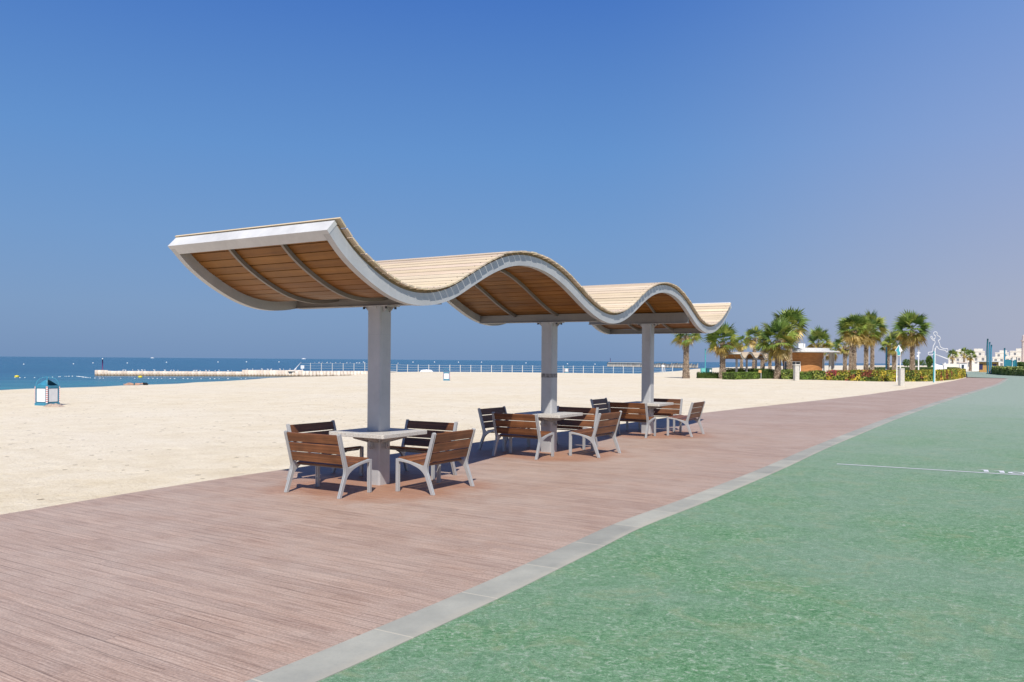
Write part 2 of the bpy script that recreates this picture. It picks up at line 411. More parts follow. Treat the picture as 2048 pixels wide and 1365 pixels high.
def wood_material(name, lo, mid, hi, along='y', rough=.55, spec=.35, dens=1.0, randk=.35):
    t = NT(name, rough, spec)
    sc = {'x': (1.2, 38, 38), 'y': (38, 1.2, 38)}[along]
    oi = t.node('ShaderNodeObjectInfo')
    v = t.coord('Object', tuple(q*dens for q in sc))
    ad = t.node('ShaderNodeVectorMath', operation='ADD'); t.link(v, ad.inputs[0])
    cb = t.node('ShaderNodeCombineXYZ'); t.link(t.math('MULTIPLY', oi.outputs['Random'], 90), cb.inputs[0]); t.link(t.math('MULTIPLY', oi.outputs['Random'], 37), cb.inputs[1]); t.link(cb.outputs[0], ad.inputs[1])
    n = t.noise(ad.outputs[0], .55, 6, .65, .8)
    a = t.node('ShaderNodeAttribute'); a.attribute_name = 'Col'
    c = t.ramp(n, [(.28, lo), (.52, mid), (.76, hi)])
    c = t.mixc(1.0, c, t.ramp(oi.outputs['Random'], [(0, (.80, .80, .82)), (1, (1.22, 1.20, 1.16))]), 'MULTIPLY')
    c = t.mixc(1.0, c, a.outputs['Color'], 'MULTIPLY')
    pn = t.noise(t.coord('Object'), 2.2, 5, .6)
    c = t.mixc(1.0, c, t.ramp(pn, [(.3, (1-randk,)*3), (.7, (1+randk*.6,)*3)]), 'MULTIPLY')
    t.base(c); t.bump(n, .25, .003)
    return t.m
def steel_material(name, c, rough=.38, metal=.25):
    t = NT(name, rough, .5, metal)
    v = t.coord('Object'); n = t.noise(v, 2.2, 6, .65); s = t.noise(t.coord('Object', (14, 14, .5)), 1.0, 5, .6)
    cc = t.ramp(n, [(.3, tuple(x*.86 for x in c)), (.7, tuple(x*1.10 for x in c))])
    cc = t.mixc(t.ramp(s, [(.55, (0, 0, 0)), (.8, (.35,)*3)]), cc, tuple(min(1, x*1.25) for x in c))
    t.base(cc)
    r = t.ramp(n, [(.3, (rough*.8,)*3), (.7, (rough*1.3,)*3)]); t.link(r, t.b.inputs['Roughness'])
    return t.m
def granite_material():
    t = NT('speckled_stone', .5, .4)
    v = t.coord('Object'); vo = t.node('ShaderNodeTexVoronoi'); vo.inputs['Scale'].default_value = 150; t.link(v, vo.inputs['Vector'])
    n = t.noise(v, 70, 4, .7); b = t.noise(v, 3, 4)
    c = t.ramp(n, [(.3, (.46, .44, .39)), (.5, (.60, .57, .51)), (.7, (.72, .69, .63))])
    sx = t.node('ShaderNodeSeparateColor'); t.link(vo.outputs['Color'], sx.inputs[0])
    c = t.mixc(t.ramp(sx.outputs[0], [(.82, (0, 0, 0)), (.88, (.6,)*3)]), c, (.22, .20, .18))
    c = t.mixc(t.ramp(b, [(.5, (0, 0, 0)), (.75, (.3,)*3)]), c, (.62, .56, .45))
    t.base(c); return t.m

M = {}
M['deck'] = deck_material(); M['track'] = track_material(); M['sand'] = sand_material(); M['sea'] = sea_material(); M['kerb'] = kerb_material()
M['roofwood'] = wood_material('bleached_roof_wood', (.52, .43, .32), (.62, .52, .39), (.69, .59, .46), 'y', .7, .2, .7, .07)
M['residue'] = plain('old_tape_residue', (.27, .26, .25), .8, .2, 0, .6, 22)
M['batten'] = plain('batten_wood', (.30, .20, .11), .7)
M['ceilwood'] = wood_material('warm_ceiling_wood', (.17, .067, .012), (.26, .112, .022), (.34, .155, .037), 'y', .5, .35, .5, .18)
M['seatwood'] = wood_material('bench_hardwood', (.085, .032, .014), (.185, .075, .030), (.30, .135, .058), 'y', .45, .45, 1.0, .4)
M['steel'] = steel_material('grey_painted_steel', (.50, .50, .505), .40, .20)
M['beamsteel'] = steel_material('shade_toned_beam_steel', (.28, .262, .25), .45, .2)  # same grey steel, darkened and warmed: roof shade and wood bounce in the colour
M['ribsteel'] = steel_material('pale_rib_steel', (.53, .54, .545), .42, .15)
M['fasciasteel'] = steel_material('sunlit_fascia_paint', (.65, .655, .65), .45, .05)  # rib paint lightened: the sun on the roof ends is put into the colour
M['darksteel'] = steel_material('shade_toned_brown_steel', (.26, .235, .215), .45, .1)  # same steel again, with shade and brown bounce light put into its colour
M['cast'] = steel_material('cast_aluminium', (.44, .45, .455), .42, .25)
M['groove'] = plain('shadow_gap_rubber', (.06, .065, .07), .7)
M['granite'] = granite_material()
M['bolt'] = plain('dark_bolt_steel', (.10, .10, .11), .5, .5, .6)
M['white'] = plain('white_paint', (.80, .81, .82), .4, .4, 0, .06)
M['offwhite'] = plain('cream_render', (.74, .70, .63), .8, .2, 0, .10, 1.5)
M['teal'] = plain('teal_paint', (.045, .235, .36), .45, .45, 0, .15)
M['tealpole'] = plain('bright_teal_paint', (.07, .36, .42), .4, .5, 0, .15)
M['darkteal'] = plain('dark_teal_paint', (.02, .13, .17), .5, .4, 0, .2)
M['aqua'] = plain('pale_aqua_plastic', (.16, .55, .52), .45)
M['black'] = plain('black_void', (.012, .014, .016), .8, .2)
M['red'] = plain('red_marking_paint', (.55, .10, .09), .5)
M['concrete'] = plain('pale_concrete', (.56, .54, .49), .85, .2, 0, .16, 5, .3)
M['leaf'] = attr_mat('palm_leaf', .45, .45, .22, 1.2, .25)
M['hedgeleaf'] = attr_mat('hedge_leaf', .5, .4, .25, 1.5, .3)
M['hedgecore'] = plain('hedge_twigs', (.035, .05, .015), .9, .1, 0, .4, 6)
M['canvas'] = plain('white_canvas', (.80, .81, .82), .7, .2, 0, .05)

# ---------------------------------------------------------------- ground: sand, sea, deck, kerb, track
def polyline(pts): return [Vector((p[0], p[1], 0)) for p in pts]
def crspline(P, n):
    """Catmull-Rom through P, resampled to n points of equal arc length"""
    P = [Vector(p) for p in P]; out = []
    E = [P[0]*2 - P[1]] + P + [P[-1]*2 - P[-2]]
    for i in range(1, len(E)-2):
        p0, p1, p2, p3 = E[i-1], E[i], E[i+1], E[i+2]
        t0 = 0; t1 = t0 + max((p1-p0).length, 1e-6)**.5; t2 = t1 + max((p2-p1).length, 1e-6)**.5; t3 = t2 + max((p3-p2).length, 1e-6)**.5
        for k in range(16):
            t = t1 + (t2-t1)*k/16
            A1 = p0*((t1-t)/(t1-t0)) + p1*((t-t0)/(t1-t0)); A2 = p1*((t2-t)/(t2-t1)) + p2*((t-t1)/(t2-t1)); A3 = p2*((t3-t)/(t3-t2)) + p3*((t-t2)/(t3-t2))
            B1 = A1*((t2-t)/(t2-t0)) + A2*((t-t0)/(t2-t0)); B2 = A2*((t3-t)/(t3-t1)) + A3*((t-t1)/(t3-t1))
            out.append(B1*((t2-t)/(t2-t1)) + B2*((t-t1)/(t2-t1)))
    out.append(P[-1])
    return resample(out, n)
def resample(P, n):
    d = [0]
    for a, b in zip(P, P[1:]): d.append(d[-1] + (b-a).length)
    res = []; j = 0
    for i in range(n):
        s = d[-1]*i/(n-1)
        while j < len(P)-2 and d[j+1] < s: j += 1
        f = (s - d[j])/max(d[j+1]-d[j], 1e-9)
        res.append(P[j].lerp(P[j+1], min(1, max(0, f))))
    return res
SZ = -.35       # sand level beside the raised deck
K = (H - SZ)/1.785
DECK_L = [(0, 1030), (140, 1006.5), (293, 981), (440, 958), (570, 939), (931, 888), (1200, 854), (1409, 826), (1656, 799), (1732, 790), (1779, 783.3), (1820, 778), (1849, 769.5+3.2), (1885, 766), (1910, 761.3), (1933, 755.6)]
KERB_IN = [(505.5, 1359), (693, 1282.7), (960, 1170), (1050, 1129.5), (1140, 1089), (1228, 1049), (1360, 1001), (1440, 970), (1520, 938.5), (1620, 896), (1700, 865), (1760, 842), (1818, 822), (1870, 805), (1924, 789), (1965, 777), (1990, 769.5), (2012, 757.5)]
KERB_OUT = [(619.7, 1363), (754.5, 1300), (980, 1201), (1093, 1149), (1200, 1098), (1300, 1050), (1418, 999), (1478, 970), (1545, 938.5), (1645, 896), (1715, 869), (1775, 843), (1830, 823), (1882, 805.5), (1932, 789.3), (1972, 777.3), (1997, 769.6), (2018, 757.5)]
def world(l, z=0): return [gp(x, y, z) for x, y in l]
def extend_back(P, d, turn=0.0):
    dirv = (P[0] - P[1]).normalized(); dirv.rotate(Matrix.Rotation(turn, 3, 'Z'))
    return [P[0] + dirv*d] + P
dl = crspline(extend_back(world(DECK_L), 10, R(-4)), 260)
ki = crspline(extend_back(world(KERB_IN), 8, R(-3)), 320)
# the outer kerb line follows the inner one at the kerb's own width
def offset_line(P, d):
    out = []
    for i, p in enumerate(P):
        t = (P[min(i+1, len(P)-1)] - P[max(i-1, 0)]).normalized()
        out.append(p + Vector((t.y, -t.x, 0))*d)
    return out
KW = .315
ko = offset_line(ki, KW)
def strip(name, A, B, mat, z, uscale=1.0, z_b=None, vnorm=False):
    me = bpy.data.meshes.new(name); vs = []; fs = []; uv = []
    s = 0
    for i in range(len(A)):
        if i: s += ((A[i]-A[i-1]).length + (B[i]-B[i-1]).length)/2
        wd = 1.0 if vnorm else (A[i]-B[i]).length
        vs += [(A[i].x, A[i].y, z), (B[i].x, B[i].y, z if z_b is None else z_b)]; uv += [(s, 0), (s, wd)]
        if i: k = 2*i; fs.append((k-2, k-1, k+1, k))
    me.from_pydata(vs, [], fs); ul = me.uv_layers.new(name='UVMap')
    for lp in me.loops: ul.data[lp.index].uv = uv[lp.vertex_index]
    me.materials.append(mat); me.update()
    o = bpy.data.objects.new(name, me); col.objects.link(o)
    return o
# boards run square to the kerb: meet the sand edge along the kerb's normal
def hit(p, n, line):
    best = None
    for a, b in zip(line, line[1:]):
        e = b - a; den = n.x*e.y - n.y*e.x
        if abs(den) < 1e-9: continue
        q = a - p; t = (q.x*e.y - q.y*e.x)/den; k = (q.x*n.y - q.y*n.x)/den
        if t > 0 and -1e-6 <= k <= 1+1e-6 and (best is None or t < best): best = t
    return best
# arc position on each line, matched by smoothed normals
dA, dB = [], []
nm = []
for i, p in enumerate(ki):
    t = (ki[min(i+14, len(ki)-1)] - ki[max(i-14, 0)]).normalized(); n = Vector((-t.y, t.x, 0))
    h = hit(p, n, dl)
    if h and h < 11: dA.append(p + n*h); dB.append(p)
deck = strip('boardwalk', dA, dB, M['deck'], 0); tag(deck, 'weathered red-brown timber boardwalk beside the sand', 'boardwalk', None, 'structure')
# far tail of the boardwalk up to its end line
tail = resample([dA[-1]] + [q for q in dl if q.y > dA[-1].y], 30); tailB = resample([dB[-1], ki[-1]], 30)
edge = strip('boardwalk_edge', [q for q in dl], [q for q in dl], M['deck'], .0, 1, SZ-.1)
tag(edge, 'thin dark timber edge between boardwalk and sand', 'edge board', None, 'structure')
if tail[-1].y - dA[-1].y > .5:
    d2 = strip('boardwalk', tail, tailB, M['deck'], -.001); tag(d2, 'far end of the timber boardwalk', 'boardwalk', None, 'structure')
kerb = strip('kerb', ki, ko, M['kerb'], .004, 1, None, True); kside = strip('kerb_side', ko, ko, M['kerb'], .004, 1, -.06, True); tag(kside, 'side of the concrete kerb', 'kerb', None, 'structure')
tag(kerb, 'pale grey concrete kerb between boardwalk and green track', 'kerb', None, 'structure')
# track: from the kerb to the right, and across the end of the boardwalk
far_line = [gp(1935, 754.6), gp(1934, 749), gp(1928, 744)]
tp = [p for p in ko] + [gp(2012, 757.0)] + far_line + [gp(1975, 742.2), gp(2075, 743.0), Vector((260, 120, 0)), Vector((60, -12, 0)), Vector((3, -12, 0))]
bm = bmesh.new(); vs = [bm.verts.new((p.x, p.y, -.002)) for p in tp]; bm.faces.new(vs)
bmesh.ops.triangulate(bm, faces=bm.faces); bmesh.ops.recalc_face_normals(bm, faces=bm.faces)
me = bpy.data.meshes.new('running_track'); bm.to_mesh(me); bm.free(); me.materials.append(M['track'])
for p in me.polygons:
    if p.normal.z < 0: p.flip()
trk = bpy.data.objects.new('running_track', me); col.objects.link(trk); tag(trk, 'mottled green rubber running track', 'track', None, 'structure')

# beach
SHORE = [(-500, 795), (-200, 788), (0, 780.8), (50, 778.2), (117, 776.3), (203, 773.8), (254, 771), (292, 770), (355, 768), (394, 765), (444, 763), (495, 760), (520, 758), (536, 756.5), (592, 754), (638, 753.3), (700, 751.5), (728, 748.5), (760, 745.5), (782, 744.6), (841, 744), (980, 744.5), (1113, 746), (1200, 747), (1277, 747.6), (1307, 745.8), (1332, 744.3), (1349, 743), (1376, 741.2), (1388, 738.5), (1440, 735.5), (1520, 733.2), (1640, 731.6), (1800, 731.2), (2048, 732.0)]
shore = [gp(x, y, SZ) for x, y in SHORE]
shore = [Vector((-60, 20, SZ)), Vector((-40, 34, SZ))] + shore[1:]
bm = bmesh.new()
top = [bm.verts.new(p) for p in shore]
inner = []
cent = Vector((30, 20, SZ))
outl = shore + [Vector((900, 1000, SZ)), Vector((900, -40, SZ)), Vector((-60, -40, SZ))]
vv = top + [bm.verts.new(p) for p in outl[len(shore):]]
bm.faces.new(vv)
bmesh.ops.triangulate(bm, faces=bm.faces)
# the beach slopes into the water
low = []
for i, p in enumerate(shore):
    t = (shore[min(i+1, len(shore)-1)] - shore[max(i-1, 0)]).normalized(); n = Vector((-t.y, t.x, 0))
    k = 2.5 + p.y*.03
    low.append(bm.verts.new((p.x + n.x*k, p.y + n.y*k, -1.7)))
for i in range(len(shore)-1): bm.faces.new((top[i], top[i+1], low[i+1], low[i]))
bmesh.ops.recalc_face_normals(bm, faces=bm.faces)
me = bpy.data.meshes.new('beach_sand'); bm.to_mesh(me); bm.free(); me.materials.append(M['sand'])
if me.polygons[0].normal.z < 0:
    for p in me.polygons: p.flip()
beach = bpy.data.objects.new('beach_sand', me); col.objects.link(beach); tag(beach, 'pale cream beach sand with footprints', 'sand', None, 'structure')
SEA = -.95
m = MB(); m.quad([(-9000, 30, SEA), (14000, 30, SEA), (16000, 24000, SEA), (-16000, 24000, SEA)])
sea = m.build('sea_water', M['sea']); tag(sea, 'blue sea turning turquoise near the beach', 'sea', None, 'structure')

# painted line and distance figures on the track
def mk_sheet(name, polys, label):
    m = MB()
    for p in polys: m.quad([(q.x, q.y, .003) for q in p])
    o = m.build(name, M['white']); tag(o, label, 'road marking'); return o
la, lb = gp(1674, 928.4), gp(2140, 956.6)
ln = (lb-la).normalized(); lp = Vector((-ln.y, ln.x, 0))
root = thing('track_marking', 'white painted line with the number 110 on the green track', 'track marking', la)
m = MB(); q = lambda a, b: tuple(ln*a + lp*b + Vector((0, 0, .003)))
LLEN = (lb-la).length
m.quad([q(0, -.032), q(LLEN, -.032), q(LLEN, .032), q(0, .032)])
m.build('painted_line', M['white'], root)
def fig_one(x0, y0, h):
    m = MB(); m.quad([q(x0, y0), q(x0+.07, y0), q(x0+.07, y0+h), q(x0, y0+h)])
    m.quad([q(x0-.085, y0+h*.80), q(x0-.0005, y0+h*.80), q(x0-.0005, y0+h), q(x0-.035, y0+h*.90)])
    m.build('painted_figure', M['white'], root)
def fig_zero(x0, y0, h, wd):
    m = MB(); n = 28
    for i in range(n):
        a, b = 2*math.pi*i/n, 2*math.pi*(i+1)/n
        P = lambda an, k: q(x0 + wd/2 + (wd/2-k)*math.cos(an), y0 + h/2 + (h/2-k)*math.sin(an))
        m.quad([P(a, 0), P(b, 0), P(b, .062), P(a, .062)])
    m.build('painted_figure', M['white'], root)
def along(x, y): return (gp(x, y) - la).dot(ln), (gp(x, y) - la).dot(lp)
ax, ay = along(1968, 944.0); fig_one(ax, ay, .29)
ax, ay = along(2000, 946.0); fig_one(ax, ay, .29)
ax, ay = along(2017, 947.8); fig_zero(ax, ay, .29, .27)

# ---------------------------------------------------------------- wave shelter
PROFILE = [(-2.15, 3.13), (-2.02, 2.985), (-1.75, 2.80), (-1.35, 2.60), (-1.0, 2.475), (-.6, 2.425), (-.2, 2.455), (.22, 2.56), (.8, 2.83), (1.3, 3.04), (1.72, 3.165), (2.28, 3.225), (2.9, 3.17), (3.5, 3.0), (4.07, 2.765), (4.6, 2.57), (5.1, 2.465), (5.5, 2.445), (5.95, 2.525), (6.45, 2.71), (6.9, 2.925), (7.4, 3.12), (7.9, 3.225), (8.35, 3.25), (8.9, 3.185), (9.46, 3.0), (9.97, 2.76), (10.5, 2.545), (11.0, 2.455), (11.35, 2.455), (11.8, 2.53), (12.3, 2.72), (12.75, 2.97), (13.05, 3.175)]
prof = crspline([Vector((s, z, 0)) for s, z in PROFILE], 700)
for _ in range(140):
    prof = [prof[0]] + [(prof[i-1] + prof[i]*2 + prof[i+1])/4 for i in range(1, len(prof)-1)] + [prof[-1]]
prof = resample(prof, 420)
PARC = sum((b-a).length for a, b in zip(prof, prof[1:]))
def pf(i):
    t = (prof[min(i+1, len(prof)-1)] - prof[max(i-1, 0)]).normalized()
    return prof[i], t, Vector((-t.y, t.x, 0))
def at_arc(a):
    f = a/PARC*(len(prof)-1); i = max(0, min(int(f), len(prof)-2)); p = prof[i] + (prof[i+1]-prof[i])*(f-i)
    t = (prof[i+1]-prof[i]).normalized(); return p, t, Vector((-t.y, t.x, 0))
def zlow(s):
    for a, b in zip(prof, prof[1:]):
        if a.x <= s <= b.x: return a.y + (b.y-a.y)*(s-a.x)/(b.x-a.x)
    return prof[-1].y
YN, YF = -1.10, 1.65
def sweep(m, y0, y1, n0, n1, step=2, trim=0):
    idx = list(range(trim, len(prof)-trim, step))
    if idx[-1] != len(prof)-1-trim: idx.append(len(prof)-1-trim)
    vs = []; fs = []
    for i in idx:
        p, t, n = pf(i)
        for (y, k) in ((y0, n0), (y1, n0), (y1, n1), (y0, n1)):
            r = p + n*k; vs.append((r.x, y, r.y))
    for j in range(len(idx)-1):
        a = 4*j
        for k in range(4): fs.append((a+k, a+(k+1) % 4, a+4+(k+1) % 4, a+4+k))
    fs += [(3, 2, 1, 0), tuple(len(vs)-4+k for k in range(4))]
    m.mesh(vs, fs)
shelter = thing('wave_shelter', 'large open shelter with a wavy slatted timber roof on three grey columns', 'shelter', C0, CRZ)
def rounded_sq(h, r, n=5):
    pts = []
    for cx, cy, a0 in ((h-r, h-r, 0), (-h+r, h-r, 90), (-h+r, -h+r, 180), (h-r, -h+r, 270)):
        for k in range(n+1):
            a = R(a0 + 90*k/n); pts.append((cx + r*math.cos(a), cy + r*math.sin(a)))
    return pts
CS = [0.0, PC, 9.93]; BZ = [2.487, 2.475, 2.655]
for s, zb in zip(CS, BZ):
    m = MB(); P = rounded_sq(.121, .032, 6); n = len(P)
    m.mesh([(x+s, y, -.02) for x, y in P] + [(x+s, y, zb-.012) for x, y in P], [tuple(range(n-1, -1, -1)), tuple(range(n, 2*n))])
    for i in range(n): m.mesh([(P[i][0]+s, P[i][1], -.02), (P[(i+1) % n][0]+s, P[(i+1) % n][1], -.02), (P[(i+1) % n][0]+s, P[(i+1) % n][1], zb-.012), (P[i][0]+s, P[i][1], zb-.012)], [(0, 1, 2, 3)])
    o = m.build('column', M['steel'], shelter)
    bm = bmesh.new(); bm.from_mesh(o.data); bmesh.ops.remove_doubles(bm, verts=bm.verts, dist=1e-5); bmesh.ops.recalc_face_normals(bm, faces=bm.faces)
    for f in bm.faces: f.smooth = len(f.verts) == 4
    for e in bm.edges: e.smooth = e.calc_face_angle(0) < R(35)
    bm.to_mesh(o.data); bm.free()
    # head plates with bolts
    m = MB(); m.box((s-.14, -.25, zb-.012), (s+.14, .25, zb-.0005))
    for sy in (-1, 1):
        m.prism([(sy*.1225, zb-.013), (sy*.21, zb-.013), (sy*.1225, zb-.09)], 'x', s-.075, s-.065); m.prism([(sy*.1225, zb-.013), (sy*.21, zb-.013), (sy*.1225, zb-.09)], 'x', s+.065, s+.075)
    for sx in (-1, 1): m.prism([(s+sx*.1225, zb-.0125), (s+sx*.138, zb-.0125), (s+sx*.1225, zb-.05)], 'y', -.05, -.035)
    cp = m.build('head_plate', M['steel'], o); fix_normals(cp)
    for sy in (-.20, .20):
        for sx in (-.10, .10): m = MB(); m.tube([(s+sx, sy, zb-.045), (s+sx, sy, zb-.012)], .017, 6); m.build('bolt', M['bolt'], o)
    m = MB(); m.prism(rounded_sq(.1225, .033, 6), 'z', zb-.405, zb-.40, None, Matrix.Translation((s, 0, 0)))
    m.build('weld_seam', M['cast'], o)
    if s == PC:
        Q = rounded_sq(.1222, .0325, 6)
        m = MB(); m.prism(Q, 'z', 1.42, 1.495, None, Matrix.Translation((s, 0, 0))); m.build('glue_residue', M['residue'], o)
    # cross beam: web between two flanges
    zt = zlow(s) + .125
    m = MB(); m.box((s-.055, YN+.086, zb+.012), (s+.055, YF-.086, max(zt, zb+.15))); m.box((s-.085, YN+.087, zb), (s+.085, YF-.087, zb+.012))
    m.build('cross_beam', M['beamsteel'], shelter)
m = MB(); s = 11.2; m.box((s-.05, YN+.10, 2.47), (s+.05, YF-.10, zlow(s)+.125)); m.box((s-.08, YN+.10, 2.458), (s+.08, YF-.10, 2.47))
m.build('cross_beam', M['beamsteel'], shelter)
for y0, y1 in ((YN, YN+.09), (YF-.09, YF)):
    m = MB(); sweep(m, y0, y1, 0, .160); o = m.build('edge_rib', M['ribsteel'], shelter); fix_normals(o)
wdt = YF-YN
for k in (1, 2):
    yc = YN + wdt*k/3
    m = MB(); sweep(m, yc-.019, yc+.019, .078, .128, 2, 3); o = m.build('inner_rib', M['darksteel'], shelter); fix_normals(o)
# ceiling and roof boards
def boards(m, pitch, wdth, n0, n1, y0, y1, jit, a0, a1, nseg=1, tint=.14, lift=None):
    a = a0; k = 0
    while a + wdth <= a1:
        p, t, n = at_arc(a + wdth/2); dz = rnd.uniform(-jit, jit)
        if lift and k in lift: dz += lift[k]
        c = 1 + rnd.uniform(-tint, tint); cc = (c, c*rnd.uniform(.97, 1.02), c*rnd.uniform(.93, 1.03), 1)
        ys = [y0 + rnd.uniform(-.006, .006), y1 + rnd.uniform(-.006, .006)]
        # a board has a slight crown, as the roof bends under it
        pa, _, na = at_arc(a); pb, _, nb = at_arc(a + wdth)
        for yy0, yy1 in zip(ys, ys[1:]):
            def P(pp, nn, kk, y): r = pp + nn*(kk + dz); return (r.x, y, r.y)
            vs = [P(pa, na, n0, yy0), P(pb, nb, n0, yy0), P(pb, nb, n0, yy1), P(pa, na, n0, yy1), P(pa, na, n1, yy0), P(pb, nb, n1, yy0), P(pb, nb, n1, yy1), P(pa, na, n1, yy1)]
            m.mesh(vs, [(3, 2, 1, 0), (4, 5, 6, 7), (0, 1, 5, 4), (1, 2, 6, 5), (2, 3, 7, 6), (3, 0, 4, 7)], cc)
        a += pitch; k += 1
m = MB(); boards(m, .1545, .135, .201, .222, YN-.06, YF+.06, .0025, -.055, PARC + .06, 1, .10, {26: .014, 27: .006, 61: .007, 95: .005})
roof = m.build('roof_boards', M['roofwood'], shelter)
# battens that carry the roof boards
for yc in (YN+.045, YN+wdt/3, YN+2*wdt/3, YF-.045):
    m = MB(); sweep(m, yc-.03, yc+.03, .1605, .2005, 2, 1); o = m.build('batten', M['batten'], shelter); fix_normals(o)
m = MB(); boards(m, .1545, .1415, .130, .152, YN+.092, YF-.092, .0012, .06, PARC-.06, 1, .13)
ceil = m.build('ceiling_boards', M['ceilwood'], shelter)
# screw heads along the roof edges
m = MB(); a = .07
while a < PARC:
    p, t, n = at_arc(a)
    for y in (YN+.045, YF-.045):
        r = p + n*.2255; m.box((r.x-.007, y-.007, r.y-.004), (r.x+.007, y+.007, r.y+.0005))
    a += .1545
tag(m.build('screw', M['bolt'], roof), kind='stuff')
# end fascias
for end in (0, 1):
    i = 0 if end == 0 else len(prof)-1
    p, t, n = pf(i); sg = -1 if end == 0 else 1
    a = p + t*sg*.0; vs = []; tk = .055
    m = MB(); q0 = p + t*sg*.002; q1 = p + t*sg*tk
    ring = [q0 + n*(-.004), q1 + n*(-.004), q1 + n*.168, q0 + n*.168]
    m.mesh([(r.x, YN-.004, r.y) for r in ring] + [(r.x, YF+.004, r.y) for r in ring], [(3, 2, 1, 0), (4, 5, 6, 7)] + [(k, (k+1) % 4, 4+(k+1) % 4, 4+k) for k in range(4)])
    # return flange under the roof
    q2 = p - t*sg*.085
    ring = [q0 + n*(-.004), q2 + n*(-.002), q2 + n*.10, q0 + n*.10]
    m.mesh([(r.x, YN+.09, r.y) for r in ring] + [(r.x, YF-.09, r.y) for r in ring], [(3, 2, 1, 0), (4, 5, 6, 7)] + [(k, (k+1) % 4, 4+(k+1) % 4, 4+k) for k in range(4)])
    o = m.build('end_fascia', M['fasciasteel'], shelter); fix_normals(o)

# ---------------------------------------------------------------- tables round the columns
def make_table():
    t = thing('stone_table', 'x', 'table', C0, CRZ, 'stone tables round the shelter columns')
    # slab in two halves meeting at the column
    m = MB(); h = .49
    P = rounded_sq(h, .03, 4); n = len(P); hole = .126
    inn = rounded_sq(hole, .04, 4)
    zt, zb = .74, .685
    vs = [(x, y, zb) for x, y in P] + [(x, y, zt) for x, y in P] + [(x, y, zb) for x, y in inn] + [(x, y, zt) for x, y in inn]; fs = []
    for i in range(n):
        j = (i+1) % n
        fs += [(i, j, n+j, n+i), (n+i, n+j, 3*n+j, 3*n+i), (2*n+i, 3*n+i, 3*n+j, 2*n+j), (j, i, 2*n+i, 2*n+j)]
    m.mesh(vs, fs); top_ = m.build('table_top', M['granite'], t); fix_normals(top_); bevel(top_, .006, 2)
    for k in range(4):
        m = MB(); Mx = Matrix.Rotation(k*math.pi/2, 4, 'Z')
        m.prism([(.1225, .684), (.405, .684), (.415, .672), (.395, .655), (.1225, .585)], 'y', -.105, -.097, None, Mx)
        m.prism([(.1225, .684), (.405, .684), (.415, .672), (.395, .655), (.1225, .585)], 'y', .097, .105, None, Mx)
        m.box((.124, -.097, .672), (.40, .097, .683), None, Mx)
        b = m.build('bracket', M['steel'], t); fix_normals(b)
        m = MB(); mm = [(.124, 0, .60), (.138, 0, .60), (.143, 0, .58), (.143, 0, .52), (.15, 0, .503), (.162, 0, .50), (.174, 0, .51), (.177, 0, .535)]
        m.tube([Mx @ Vector((x, y-.02, z)) for x, y, z in mm], .007, 6)
        m.tube([Mx @ Vector((x, y+.02, z)) for x, y, z in mm], .007, 6)
        m.tube([Mx @ Vector((.177, -.02, .535)), Mx @ Vector((.177, .02, .535))], .007, 6)
        m.build('bag_hook', M['steel'], t)
    return t
table = make_table()
TL = ['speckled stone table around the nearest shelter column', 'speckled stone table around the middle shelter column', 'speckled stone table around the farthest shelter column']
for i in range(3):
    o = table if i == 0 else copy_tree(table)
    o.location = COLS[i]; o['label'] = TL[i]

# ---------------------------------------------------------------- benches (local +x looks at the table, y along the seat)
def bez(p0, p1, p2, n):
    return [((1-t)**2*p0[0] + 2*t*(1-t)*p1[0] + t*t*p2[0], (1-t)**2*p0[1] + 2*t*(1-t)*p1[1] + t*t*p2[1]) for t in [k/n for k in range(n+1)]]
def frame_outline(e=0.0):
    """side frame outline in (x, z); e shrinks it"""
    o = []
    o += [(.300-e, 0+e*0), (.300-e, .435-e), (.262, .440-e)]                 # front of the front leg, seat nose
    o += bez((.25, .438-e), (.02, .405-e), (-.115, .368-e), 8)                # seat line falling backwards
    o += bez((-.135, .366-e), (-.160, .366-e), (-.172+e*.3, .40), 3)                 # into the back rest
    o += [(-.292+e, .800-e), (-.312, .806-e), (-.336+e, .790-e)]              # top of the back post
    o += bez((-.222+e, .390), (-.205+e, .335), (-.218+e, .285), 5)            # rear of the post down to the heel
    o += [(-.325+e, 0), (-.275-e, 0)]                                         # rear foot
    o += bez((-.180-e, .235), (-.14, .305+e), (-.04, .345+e), 6)              # crotch
    o += bez((.06, .378+e), (.16, .398+e), (.245+e, .400+e), 5)               # under the seat
    o += [(.252+e, .395+e), (.252+e, 0)]
    return o
